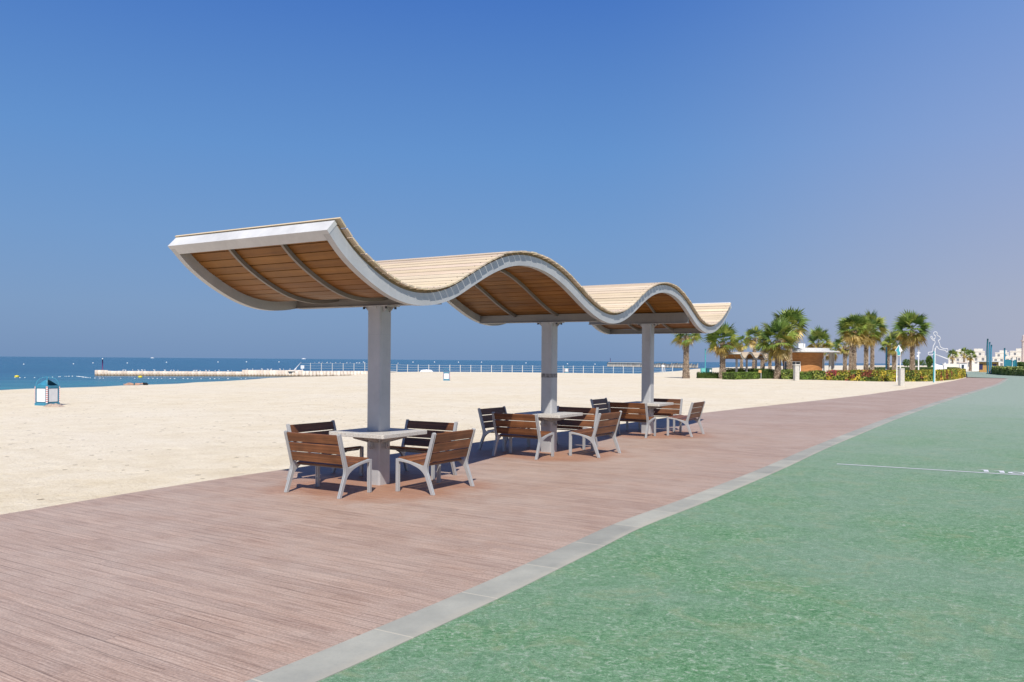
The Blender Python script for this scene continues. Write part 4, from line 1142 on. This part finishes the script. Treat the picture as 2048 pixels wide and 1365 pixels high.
palm(1905, 737.5, 215, 702, 22, 'small distant palm in front of the white villas, left', 29, .4, 24, 3.2, 'distant_palm')
palm(1928, 738.0, 235, 696, 24, 'small distant palm behind the guard booth', 30, .3, 26, 3, 'distant_palm')
palm(1941, 739.5, 210, 700, 26, 'greyish distant palm right of the guard booth', 31, .5, 26, 5, 'distant_palm')

# ---------------------------------------------------------------- hedges
def hedge(name, lab, foot, depth, hgt, cols, lsize, dens, seed, cat='hedge', ragged=.06, topcols=None, back=None):
    """foot: list of ground points along the front; depth: thickness away from the camera"""
    r = random.Random(seed); org = foot[0].copy()
    t = thing(name, lab, cat, org)
    m = MB(); core = MB(); hgt *= K; lsize *= K*.95; depth *= K
    for a, b in zip(foot, foot[1:]):
        d = (b-a); L_ = d.length; d.normalize(); n = Vector((-d.y, d.x, 0))
        if n.y < 0: n = -n
        if back: n = Vector(back).normalized()
        A, B = a-org, b-org
        ins = .08; hz_ = hgt*.92
        c8 = [A + n*ins, B + n*ins, B + n*(depth-ins), A + n*(depth-ins)]
        core.mesh([(p.x, p.y, -.05) for p in c8] + [(p.x, p.y, hz_) for p in c8], [(3, 2, 1, 0), (4, 5, 6, 7), (0, 1, 5, 4), (1, 2, 6, 5), (2, 3, 7, 6), (3, 0, 4, 7)])
        def leaf(p, nrm, cs):
            s = lsize*r.uniform(.6, 1.25); e1 = Vector((r.uniform(-1, 1), r.uniform(-1, 1), r.uniform(-1, 1))); nn = (nrm + e1*.75).normalized()
            ax = nn.cross(Vector((r.uniform(-1, 1), r.uniform(-1, 1), r.uniform(-1, 1)))).normalized(); bx = nn.cross(ax)
            c = r.choice(cs); k = r.uniform(.75, 1.25)
            m.mesh([p - ax*s*.5, p + bx*s*.28, p + ax*s*.5, p - bx*s*.28], [(0, 1, 2, 3)], (c[0]*k, c[1]*k, c[2]*k, 1))
        cl = [(r.uniform(0, L_), r.uniform(0, hgt), r.uniform(.3, .8), r.choice(range(len(cols)))) for _ in range(int(L_*2.2)+1)]
        def pick(x, z):
            for cx, cz, rad, ci in cl:
                if abs(x-cx) < rad and abs(z-cz) < rad*.7 and r.random() < .8: return [cols[ci]]
            return cols
        for _ in range(int(L_*hgt*dens)):
            x, z = r.uniform(0, L_), r.uniform(0, hgt); leaf(A + d*x + n*(r.uniform(-ragged, ragged)+.03) + Vector((0, 0, z)), -n, pick(x, z))
        for _ in range(int(L_*depth*dens*.8)):
            x, y = r.uniform(0, L_), r.uniform(0, depth); leaf(A + d*x + n*y + Vector((0, 0, hgt + r.uniform(-ragged, ragged*1.4))), Vector((0, 0, 1)), topcols or pick(x, hgt))
        for e, sg in ((A, -1), (B, 1)):
            for _ in range(int(depth*hgt*dens*.7)): leaf(e + n*r.uniform(0, depth) + d*sg*r.uniform(-ragged, ragged) + Vector((0, 0, r.uniform(0, hgt))), d*sg, cols)
    m.build('foliage', M['hedgeleaf'], t); core.build('twigs', M['hedgecore'], t)
    return t
G1 = [(.075, .135, .022), (.055, .105, .018), (.10, .165, .028), (.04, .08, .015)]
G2 = [(.12, .19, .03), (.095, .16, .026), (.15, .22, .035), (.075, .13, .022)]
G3 = [(.15, .19, .035), (.10, .15, .03), (.22, .24, .05), (.06, .10, .02)]
CR = [(.36, .30, .035), (.26, .25, .03), (.11, .16, .025), (.19, .21, .03), (.42, .33, .05), (.07, .10, .02), (.20, .06, .035)]
CRR = [(.28, .045, .05), (.36, .07, .08), (.17, .05, .03), (.20, .18, .03), (.10, .13, .02)]
def brt(l, k): return [tuple(min(.8, c*k) for c in q_) for q_ in l]
G1, G2, G3, CR, CRR = brt(G1, 1.35), brt(G2, 1.75), brt(G3, 1.75), brt(CR, 1.65), brt(CRR, 1.5)
def hp(*l): return [gp(x, y, SZ) for x, y in l]
hedge('hedge', 'low dark clipped hedge at the left end behind the sand', hp((1396, 757.0), (1440, 757.4)), 1.0, .62, G1, .12, 130, 41)
hedge('hedge', 'tall loose leafy hedge behind the clipped bright one', hp((1452, 756.0), (1524, 756.0)), 1.2, 1.0, G3, .20, 90, 42)
hedge('hedge', 'bright green clipped low hedge in front of the far shelter', hp((1470, 759.8), (1519, 758.6)), 1.5, .72, G2, .11, 170, 43, ragged=.03)
hedge('hedge', 'dark tall hedge left of the big palm trunk', hp((1524.5, 758.0), (1549, 758.0)), 1.4, 1.02, G1, .14, 130, 44)
hedge('hedge', 'shiny loose hedge between palm trunk and concrete pillar', hp((1562, 758.8), (1589, 759.3)), 1.4, .98, G3, .20, 90, 45)
hedge('hedge', 'bright clipped hedge right of the concrete pillar', hp((1596, 760.0), (1626, 760.2)), 1.5, .82, G2, .11, 170, 46, ragged=.03)
hedge('hedge', 'yellow green leafy hedge beside the clipped one below the kiosk', hp((1626.5, 760.3), (1652, 760.5)), 1.5, .90, G3 + [(.30, .27, .04)], .19, 100, 47)
hedge('croton_hedge', 'reddish purple stretch of the long croton hedge', hp((1652.5, 761.0), (1700, 762.0)), 1.6, .98, CRR + CR[:4], .20, 110, 48)
hedge('croton_hedge', 'long yellow and red croton hedge along the planting bed', hp((1700.5, 762.2), (1760, 763.6), (1830, 763.6), (1872, 763.0), (1905, 760.2), (1922, 757.4), (1931.5, 754.8)), 1.6, 1.05, CR, .20, 110, 49)
hedge('hedge', 'neat dark green hedge behind the croton hedge', hp((1752, 748.5), (1830, 748.8), (1922, 747.6)), 2.5, 1.12, G1, .14, 70, 50)
GR = [(.27, .34, .09), (.33, .38, .12), (.19, .26, .06), (.40, .42, .15)]
hedge('grass_clump_bed', 'soft light green ornamental grass bed at the right edge', [gp(1985, 748.6), gp(2008, 751.0), gp(2056, 753.2)], 4.0, .95, GR, .42, 36, 51, 'grass bed', .16, None, (.52, .85, 0))
hedge('shrub', 'dark green rounded shrub behind the grass at the right edge', [gp(2034, 746.5), gp(2060, 747.2)], 4.0, 1.65, G1, .30, 50, 52, 'shrub', .2, None, (.52, .85, 0))

# ---------------------------------------------------------------- round kiosk
KD = 101.0*K
kc = dp(1606, 752, KD); kc.z = SZ
kiosk = thing('kiosk', 'round timber clad kiosk with a flat overhanging pale roof', 'kiosk', kc); kiosk.scale = (K, K, K)
kpx = KD/F
M['cladding'] = (lambda: (lambda t: (t.base(t.mixc(t.math('LESS_THAN', t.math('FRACT', t.math('MULTIPLY', (lambda s_: (t.link(t.coord('Object'), s_.inputs[0]), s_.outputs['Z'])[1])(t.node('ShaderNodeSeparateXYZ')), 6.5)), .09), t.ramp(t.noise(t.coord('Object', (1, 1, 6)), 1.4, 5, .6), [(.3, (.36, .15, .05)), (.7, (.56, .27, .105))]), (.20, .085, .035))), t.m)[1])(NT('timber_cladding', .5, .3)))()
def arc_pts(r, a0, a1, n): return [(r*math.cos(R(a0 + (a1-a0)*k/n)), r*math.sin(R(a0 + (a1-a0)*k/n))) for k in range(n+1)]
KR = 2.35; kh = 3.0
m = MB(); ring = arc_pts(KR, -175, 175, 48)
for a, b in zip(ring, ring[1:]): m.quad([(a[0], a[1], 0), (b[0], b[1], 0), (b[0], b[1], kh), (a[0], a[1], kh)])
wall_ = m.build('wall', M['cladding'], kiosk)
for v_ in wall_.data.polygons: v_.use_smooth = True
M['roofgrey'] = plain('pale_grey_roof_metal', (.60, .61, .62), .5, .4, 0, .08)
m = MB(); n = 48; prof_r = [(2.2, kh+.02), (3.7, kh+.02), (3.75, kh+.10), (3.7, kh+.22), (2.75, kh+.30), (2.7, kh+.56), (0.01, kh+.60)]
for (r0, z0), (r1, z1) in zip(prof_r, prof_r[1:]):
    for k in range(n):
        a, b = 2*math.pi*k/n, 2*math.pi*(k+1)/n
        ex = 1.13
        m.quad([(r0*ex*math.cos(a), r0*math.sin(a), z0), (r0*ex*math.cos(b), r0*math.sin(b), z0), (r1*ex*math.cos(b), r1*math.sin(b), z1), (r1*ex*math.cos(a), r1*math.sin(a), z1)])
rf = m.build('roof', M['roofgrey'], kiosk)
m = MB(); m.box((-.75, -.5, kh+.585), (-.15, .3, kh+1.15)); m.build('vent_box', M['white'], rf)
m = MB(); m.box((-.05, -.4, kh+.585), (.10, .2, kh+1.12)); m.box((-.149, -.2, kh+.7), (-.05, 0, kh+.8)); m.build('flue', M['white'], rf)
M['darkglass'] = plain('dark_blue_glass', (.03, .05, .075), .12, .6, 0, .3)
for (a0, a1, z0, z1, nm_) in ((-170, -147, .75, 1.9, 'window'), (-141, -118, .75, 1.9, 'window'), (-40, -22, .05, 2.25, 'door')):
    m = MB(); P = arc_pts(KR+.03, a0, a1, 6)
    for a, b in zip(P, P[1:]): m.quad([(a[0], a[1], z0), (b[0], b[1], z0), (b[0], b[1], z1), (a[0], a[1], z1)])
    w_ = m.build(nm_, M['darkglass'], kiosk)
    m = MB(); Q = arc_pts(KR+.06, a0-1.2, a1+1.2, 6)
    m.tube([(q_[0], q_[1], z1) for q_ in Q], .05, 5); m.tube([(q_[0], q_[1], z0) for q_ in Q], .05, 5)
    for q_ in (Q[0], Q[-1], Q[3]): m.tube([(q_[0], q_[1], z0), (q_[0], q_[1], z1)], .05, 5)
    m.build('frame', M['white'], w_)
for dx, dy in ((2.85, -1.1), (3.35, -.2), (3.9, .5), (-3.4, -.6), (-2.6, -2.3)):
    m = MB(); m.tube([(dx, dy, 0), (dx, dy, kh+.02)], .14, 10); m.build('post', M['concrete'], kiosk)
m = MB(); m.box((1.9, -2.2, 0), (2.7, -1.7, .55)); m.build('serving_counter', M['offwhite'], kiosk)

# ---------------------------------------------------------------- far wavy shelter (same make as the near one)
fs_ = copy_tree(shelter)
pF = dp(1473, 745, 106.0); pF.z = SZ
fs_.location = pF; fs_.rotation_euler = (0, 0, R(90-30.5)); fs_['label'] = 'small looking distant wavy roof shelter beyond the hedges, by the palms'

# ---------------------------------------------------------------- sign, pillars, runner, poles
# arrow sign on two posts
p = gp(1797, 765.0, SZ); k = p.y/F
sg = thing('arrow_sign', 'white and teal pointed arrow sign on two pale posts', 'sign', p)
HS = 75*k
for sx in (-.19, .19):
    m = MB(); m.tube([(sx, 0, -.1), (sx, 0, HS - 16*k)], .06, 8); m.build('post', M['white'], sg)
m = MB(); hz0 = HS - 21*k; wd = 7.6*k
tipz, midz = HS, HS - 12*k
outer = [(-wd, midz), (0, tipz), (wd, midz), (wd*.55, midz-.12), (wd*.45, hz0), (0, hz0 - .08), (-wd*.45, hz0), (-wd*.55, midz-.12)]
m.prism(outer, 'y', -.05, .05); fix_normals(m.build('head_plate', M['white'], sg))
m = MB(); inn = [(-wd*.85, midz+.02), (0, tipz-.1), (.02, midz), (wd*.34, midz-.2), (wd*.32, hz0+.05), (0, hz0), (-wd*.40, hz0+.02), (-wd*.46, midz-.1)]
m.prism(inn, 'y', -.075, -.052); fix_normals(m.build('teal_face', M['tealpole'], sg))
m = MB(); m.box((-.05, -.04, .35), (.13, .04, 1.25)); m.build('info_plate', M['bolt'], sg)
def pillar(x, y, wpx, hpx, lab, cap):
    p = gp(x, y, SZ); k = p.y/F; t = thing('concrete_pillar', lab, 'pillar', p, R(8), None)
    w_ = wpx*k/2; h_ = hpx*k
    m = MB(); m.box((-w_, -w_, -.1), (w_, w_, h_ - (.14 if cap else .10)), None, None, .02); m.build('shaft', M['concrete'], t)
    m = MB(); q_ = w_*(1.22 if cap else 1.03); m.box((-q_, -q_, h_-(.14 if cap else .085)), (q_, q_, h_), None, None, .02); m.build('cap', M['concrete'], t)
pillar(1802.5, 772.0, 9.0, 35, 'plain pale concrete pillar in front of the arrow sign', False)
pillar(1592.5, 761.8, 9.0, 33, 'white capped pillar in front of the round kiosk', True)
# runner
p = gp(1868.5, 765.2, SZ); k = p.y/F
rn = thing('runner_sign', 'white outline figure of a runner on a teal and white pole', 'sculpture', p)
m = MB(); m.box((-.075*1.6, -.05, -.1), (-.0, .05, 62*k)); m.build('teal_pole', M['tealpole'], rn)
m = MB(); m.box((.001, -.055, -.1), (.085, .055, 68*k)); m.build('white_pole', M['white'], rn)
RUN = [(940, 760), (928, 790), (895, 850), (825, 850), (822, 815), (885, 800), (905, 705), (935, 640), (920, 605), (905, 610), (858, 555), (862, 540), (882, 540), (890, 570), (915, 590), (940, 530), (915, 515), (908, 480), (925, 462), (955, 465), (970, 485), (965, 515), (1010, 545), (1025, 575), (1000, 605), (985, 600), (1010, 660), (1030, 720), (1100, 750), (1145, 748), (1152, 775), (1140, 805), (1125, 800), (1110, 780), (1000, 755), (965, 710), (945, 740)]
def runp(x, y):
    X, Y = 1760 + x/8.53, 610 + y/8.53
    return ((X-1868.5)*k, -.0, (765.2 + .0 - Y)*k)
m = MB(); pts = crspline([Vector(runp(x, y)) for x, y in RUN + [RUN[0]]], 150)
m.tube([tuple(q_) for q_ in pts], .034, 6); m.build('runner_outline', M['white'], rn)
# teal poles
def pole(x, y, d, ytop, rad, mat, lab, name='teal_pole', lean=0.0, extra=None):
    f = gp(x, y, 0) if d is None else dp(x, y, d*K); f.z = 0 if d is None else SZ; k = f.y/F; hh = (y - ytop)*k if d is None else H + (HY + (x-CX)*math.tan(ROLL) - ytop)*k - SZ
    t = thing(name, lab, 'pole', f)
    m = MB(); n = 8; m.tube([(lean*hh*((q_/n)**2 - q_/n)*1.6 - lean*hh*(q_/n)*.15, 0, hh*q_/n - (.1 if q_ == 0 else 0)) for q_ in range(n+1)], rad, 8); m.build('shaft', mat, t)
    m = MB(); m.tube([(0, 0, -.05), (0, 0, .12)], rad*1.9, 10); m.build('base', mat, t)
    if extra: extra(t, hh, k)
    return t
def band(t, hh, k):
    m = MB(); m.tube([(0, -.0, hh*.24), (0, 0, hh*.30)], .135, 8); m.build('white_band', M['white'], t)
pole(1772.5, 741, 100, 694.5, .115, M['teal'], 'thick teal pole rising behind the croton hedge', extra=band)
def fitting(t, hh, k):
    m = MB(); m.box((-.35, -.06, hh*.72), (.0, .06, hh*.80)); m.box((-.28, -.05, hh*.86), (.30, .05, hh*.9)); m.build('fitting', M['white'], t)
pole(1837, 737, 125, 700, .11, M['white'], 'white pole with small fittings between round palm and runner', 'white_pole', 0, fitting)
pole(1410.5, 746, 100, 698, .085, M['tealpole'], 'slim bright teal pole above the two small waste bins')
for x, y0, yt, lab in ((1975.5, 748.2, 678, 'tallest of the three curved teal poles'), (1979.5, 748.4, 684.5, 'middle one of the three curved teal poles'), (1983, 748.0, 690, 'shortest of the three curved teal poles')):
    pole(x, y0, None, yt, .13, M['darkteal'] if x < 1977 else M['teal'], lab, 'curved_pole', .05)
def lampt(t, hh, k):
    m = MB(); m.box((-.05, -.1, hh*.72), (.4, .1, hh*.75)); m.build('arm', M['teal'], t)
pole(2008.8, 750.8, None, 696.5, .12, M['teal'], 'single straight teal post in the grass bed at right', 'teal_post', 0, lampt)
# waste bins by the pole
for x, wpx, mat, lab, hw in ((1406, 8.5, 'aqua', 'pale aqua waste bin left of the dark one, behind the low hedge', .3), (1417.5, 11, 'darkteal', 'dark teal waste bin with white label behind the low hedge', .3)):
    f = dp(x, 748, 96.0*K); f.z = SZ; k = 96.0*K/F
    t = thing('waste_bin', lab, 'waste bin', f); t.scale = (1, 1, 1.22); w_ = wpx*k/2
    m = MB(); m.prism([(-w_*.85, 0), (w_*.85, 0), (w_, .95), (-w_, .95)], 'y', -.3, .3); fix_normals(m.build('body', M[mat], t))
    m = MB(); m.box((-w_*1.06, -.33, .951), (w_*1.06, .33, 1.02)); m.build('lid', M[mat], t)
    if mat == 'darkteal': m = MB(); m.box((w_*.1, -.312, .62), (w_*.75, -.302, .85)); m.build('label_plate', M['white'], t)
# tan board on a post in the hedge
f = gp(1522, 758.6, SZ); k = f.y/F; t = thing('notice_sign', 'small tan board on a thin post in front of the dark hedge', 'sign', f)
M['tan'] = plain('tan_board', (.62, .36, .14), .6)
m = MB(); m.box((-.02, -.02, 0), (.02, .02, .8)); m.build('post', M['white'], t)
m = MB(); m.prism([(-.36, .78), (.05, .78), (.05, 1.12), (-.30, 1.14)], 'y', -.03, .03); fix_normals(m.build('board', M['tan'], t))

# ---------------------------------------------------------------- right background: villas, huts, sails
M['villaglass'] = plain('hazed_grey_glass', (.20, .21, .23), .3, .5, 0, .3)  # glass made paler: the haze of distance is put into its colour
def villa(x0, x1, ytop, d, lab, seed, dome=False, steps=3):
    d = d*K
    a, b = dp(x0, 740, d), dp(x1, 740, d); r = random.Random(seed); W_ = (b.x-a.x)*.90; k = d/F
    hz_ = 729 - ytop
    Hh = H + hz_*k - SZ
    t = thing('villa', lab, 'building', ((a.x+b.x)/2, d, SZ), R(-31))
    m = MB()
    m.box((-W_/2, 0, -.2), (W_/2, 12, Hh*.62))
    m.box((-W_*.36, 1.2, Hh*.62), (W_*.40, 11, Hh*.86)); m.box((-W_*.12, 2.4, Hh*.86), (W_*.30, 10, Hh))
    m.box((-W_/2-.1, -.1, Hh*.60), (W_/2+.1, 0-.002, Hh*.66)); m.box((-W_*.36-.1, 1.1, Hh*.84), (W_*.40+.1, 1.198, Hh*.89))
    w_ = m.build('wall', M['offwhite'], t)
    if dome: m = MB(); m.ellipsoid((W_*.1, 6, Hh*.98), (W_*.16, W_*.16, W_*.10), 14, 8); m.build('dome', M['offwhite'], t)
    n = max(3, int(W_/2.6))
    for q_ in range(n):
        x = -W_/2 + W_*(q_+.5)/n
        for z0, z1, yf in ((Hh*.12, Hh*.34, 0), (Hh*.42, Hh*.55, 0)):
            if r.random() < .22: continue
            m = MB(); m.box((x-.45, yf-.012, z0), (x+.45, yf+.05, z1)); o = m.build('window', M['villaglass'], t)
            m = MB(); m.box((x-.55, yf-.10, z0-.10), (x+.55, yf-.013, z0-.02)); m.build('sill', M['white'], o)
    for q_ in range(max(2, n//2)):
        x = -W_*.34 + W_*.7*(q_+.5)/max(2, n//2); m = MB(); m.box((x-.4, 1.185, Hh*.68), (x+.4, 1.25, Hh*.80)); m.build('window', M['villaglass'], t)
villa(1897, 1934, 701, 300, 'low cream villa with a small dome behind the distant palms', 61, True)
villa(1932, 1972, 698, 285, 'wide cream villa between distant palms and the curved poles', 62)
villa(1986, 2020, 701, 275, 'white villa right of the curved teal poles', 63)
villa(2014, 2062, 697, 290, 'large cream villa cut by the right edge', 64)
f = dp(2048, 740, 330.0); tw = thing('tower', 'slim pinkish tower rising at the right edge', 'tower', (f.x, 330, SZ))
M['pinkstone'] = plain('pinkish_stone', (.62, .52, .48), .8, .2, 0, .1, 2)
hh = H + (729-672)*330/F; m = MB(); m.tube([(0, 0, 0), (0, 0, hh*.86), (0, 0, hh*.862), (0, 0, hh*.9), (0, 0, hh*.902), (0, 0, hh)], [.95, .9, 1.2, 1.2, .8, .7], 12, None, True, False); m.build('shaft', M['pinkstone'], tw)
m = MB(); m.ellipsoid((0, 0, hh), (.75, .75, .9), 12, 6); m.build('cap', M['pinkstone'], tw)
# guard booth
f = dp(1926.5, 740, 190.0); t = thing('guard_booth', 'small white booth with dark windows behind the hedge end', 'booth', (f.x, 190, SZ), R(-24)); k = 190/F; t.scale = (1, 1, 1.36)
m = MB(); m.box((-.75, 0, 0), (.75, 1.4, 1.7)); m.build('wall', M['white'], t)
m = MB(); m.box((-.95, -.2, 1.701), (.95, 1.6, 1.82)); m.build('roof', M['pinkstone'], t)
m = MB(); m.box((-.35, -.02, .75), (.15, .02, 1.4)); m.build('window', M['darkglass'], t)
m = MB(); m.box((.745, .3, .6), (.77, 1.1, 1.4)); m.build('window', M['darkglass'], t)
m = MB(); m.box((-.7, -.03, .02), (.7, .0-.001, .35)); m.build('plinth', M['pinkstone'], t)
# ochre hut
f = dp(1978, 743, 178.0); k = 178/F; t = thing('timber_hut', 'ochre timber hut with dark shutters behind the curved teal poles', 'hut', (f.x, 178, SZ), R(-28)); t.scale = (1, 1, 1.2)
M['ochre'] = plain('ochre_boards', (.52, .30, .11), .7, .2, 0, .15, 3)
W_ = 33*k/2; m = MB(); m.box((-W_, 0, 0), (W_, 3.5, 2.15)); m.build('wall', M['ochre'], t)
m = MB(); m.box((-W_-.5, -.6, 2.151), (W_+.5, 4, 2.32)); m.build('roof', M['roofgrey'], t)
M['navy'] = plain('navy_shutter', (.03, .03, .10), .5)
for x in (-W_+.25, W_-.75): m = MB(); m.box((x-.35, -.05, .75), (x+.35, -.001, 1.75)); m.build('shutter', M['navy'], t)
# teal court screen
f = dp(2021, 740, 165.0); k = 165/F; t = thing('court_screen', 'flat teal screen wall of the sports court at right', 'screen wall', (f.x, 165, SZ), R(-30)); t.scale = (1, 1, 1.12)
M['court'] = plain('court_teal', (.03, .20, .26), .6, .3, 0, .12, 1)
m = MB(); m.box((-10*k, 0, 0), (10*k, .12, 1.74 + 9.5*k)); m.build('panel', M['court'], t)
for x in (-10.3*k, 3*k, 10.3*k): m = MB(); m.tube([(x, -.1, 0), (x, -.1, 1.74 + 14*k)], .07, 6); m.build('post', M['white' if x > 0 and x < 5*k else 'teal'], t)
m = MB(); m.box((2.0*k, -.15, 1.74+8*k), (6*k, -.101, 1.74+11*k)); m.build('backboard', M['white'], t)
# white sails
f = dp(1880, 742, 150.0); k = 150/F; t = thing('shade_sail', 'white canvas shade sail on slanted masts behind the runner pole', 'shade sail', (f.x, 150, SZ)); t.scale = (1, 1, 1.12)
m = MB(); n = 8
za, zb_ = 1.74 + 1*k, .1
rows = []
for i in range(n+1):
    a = i/n; x = -10*k + 24*k*a; zt = 1.74 + (4*(1-a)**2 - 1.5)*k; rows.append(((x, 0, zb_), (x, .6*math.sin(a*3), zt)))
for a, b in zip(rows, rows[1:]): m.quad([a[0], b[0], b[1], a[1]])
m.build('canvas', M['canvas'], t)
m = MB(); m.tube([(-9*k, 0, 1.74+18*k), (17*k, 0, 1.74+9.5*k)], .07, 6); m.build('mast', M['white'], t)
m = MB(); m.box((8*k, -.1, 0), (11*k, .1, 1.74+3.5*k)); m.build('mast', M['white'], t)
# low garden walls
for (x0, x1, d, h_, lab) in ((1886, 1922, 230, 2.0, 'low cream garden wall in front of the villas, left part'), (1944, 1960, 225, 2.1, 'low white garden wall left of the ochre hut')):
    a, b = dp(x0, 740, d), dp(x1, 740, d); t = thing('garden_wall', lab, 'wall', (a.x, d, SZ)); m = MB(); m.box((0, 0, -.1), (b.x-a.x, .3, h_)); m.build('panel', M['offwhite'], t); m = MB(); m.box((-.05, -.05, h_+.001), (b.x-a.x+.05, .35, h_+.12)); m.build('coping', M['white'], t)
# far trees in the haze
def blob_tree(x, d, ytop, wpx, lab, seed, cols=G1):
    d = d*K
    r = random.Random(seed); k = d/F; f = dp(x, 735, d); t = thing('broadleaf_tree', lab, 'tree', (f.x, d, SZ)); hh = H + (728-ytop)*k - SZ; w_ = wpx*k/2
    m = MB(); m.tube([(0, 0, -.1), (.1, 0, hh*.5), (0, 0, hh*.8)], [.16, .12, .05], 6); m.build('trunk', M['hedgecore'], t)
    m = MB()
    for _ in range(420):
        while True:
            q_ = Vector((r.uniform(-1, 1), r.uniform(-1, 1), r.uniform(-1, 1)))
            if .35 < q_.length < 1 + .2*math.sin(q_.x*5+seed): break
        c = r.choice(cols); kk = r.uniform(.7, 1.2); p = Vector((q_.x*w_, q_.y*w_, hh*.62 + q_.z*hh*.40)); s = hh*.09
        e1 = Vector((r.uniform(-1, 1), r.uniform(-1, 1), r.uniform(-1, 1))).normalized(); e2 = e1.cross(Vector((r.uniform(-1, 1), r.uniform(-1, 1), r.uniform(-1, 1)))).normalized()
        m.mesh([p-e1*s, p+e2*s*.6, p+e1*s, p-e2*s*.6], [(0, 1, 2, 3)], (c[0]*kk, c[1]*kk, c[2]*kk, 1))
    m.build('crown', M['hedgeleaf'], t)
blob_tree(1858.5, 240, 713, 15, 'small grey green tree left of the runner pole', 71)
blob_tree(1815, 330, 719.5, 22, 'low bushy tree on the far shore behind the round palm, left', 72)
blob_tree(1838, 340, 720, 26, 'low bushy tree on the far shore behind the white pole', 73)

# ---------------------------------------------------------------- sunbather and bag near the water
M['skin'] = plain('sunlit_skin', (.52, .30, .21), .55, .35, 0, .08)
def person_lying(loc, rz):
    bm = bmesh.new(); sk = bm.verts.layers.skin.verify()
    J = {}
    def v(n, p, r_):
        x = bm.verts.new(p); x[sk].radius = r_ if isinstance(r_, tuple) else (r_, r_); J[n] = x
    v('pelvis', (0, 0, .11), (.15, .10)); v('waist', (.18, 0, .115), (.13, .095)); v('chest', (.38, 0, .125), (.16, .11)); v('neck', (.56, 0, .13), .05); v('head', (.66, 0, .14), .085); v('crown', (.76, 0, .145), .075)
    for s, sy in (('l', 1), ('r', -1)):
        v('hip'+s, (-.06, sy*.10, .10), .09); v('knee'+s, (-.46, sy*.13, .20 if s == 'l' else .09), .058); v('ank'+s, (-.86, sy*.13, .05), .038); v('toe'+s, (-.90, sy*.15, .14), .03)
        v('sh'+s, (.48, sy*.17, .12), .06); v('elb'+s, (.28, sy*.33, .07), .042); v('wri'+s, (.05, sy*.30, .05), .03); v('hand'+s, (-.05, sy*.28, .045), .03)
    E = [('pelvis', 'waist'), ('waist', 'chest'), ('chest', 'neck'), ('neck', 'head'), ('head', 'crown')]
    for s in 'lr': E += [('pelvis', 'hip'+s), ('hip'+s, 'knee'+s), ('knee'+s, 'ank'+s), ('ank'+s, 'toe'+s), ('chest', 'sh'+s), ('sh'+s, 'elb'+s), ('elb'+s, 'wri'+s), ('wri'+s, 'hand'+s)]
    for a, b in E: bm.edges.new((J[a], J[b]))
    J['pelvis'][sk].use_root = True
    me = bpy.data.meshes.new('person'); bm.to_mesh(me); bm.free(); me.materials.append(M['skin'])
    o = bpy.data.objects.new('person', me); col.objects.link(o); o.location = loc; o.rotation_euler = (0, 0, rz)
    o.modifiers.new('skin', 'SKIN'); sd = o.modifiers.new('sub', 'SUBSURF'); sd.levels = sd.render_levels = 1
    tag(o, 'person sunbathing flat on the sand near the water', 'person')
    m = MB(); m.ellipsoid((.755, 0, .15), (.075, .095, .10), 8, 6); m.build('hair', M['black'], o)
    m = MB(); m.ellipsoid((-.05, 0, .105), (.17, .185, .125), 10, 6); m.build('shorts', M['darkteal'], o)
    return o
person_lying(gp(269, 771.0, SZ), R(36)).scale = (.82, .82, .82)
m = MB(); m.ellipsoid((0, 0, .10), (.26, .16, .14), 10, 6); m.tube([(-.14, 0, .18), (-.05, 0, .30), (.05, 0, .30), (.14, 0, .18)], .015, 5)
o = m.build('beach_bag', M['black'], None, gp(291, 770.6, SZ)); o.scale = (.85, .85, .7); tag(o, 'black bag on the sand beside the sunbather', 'bag')
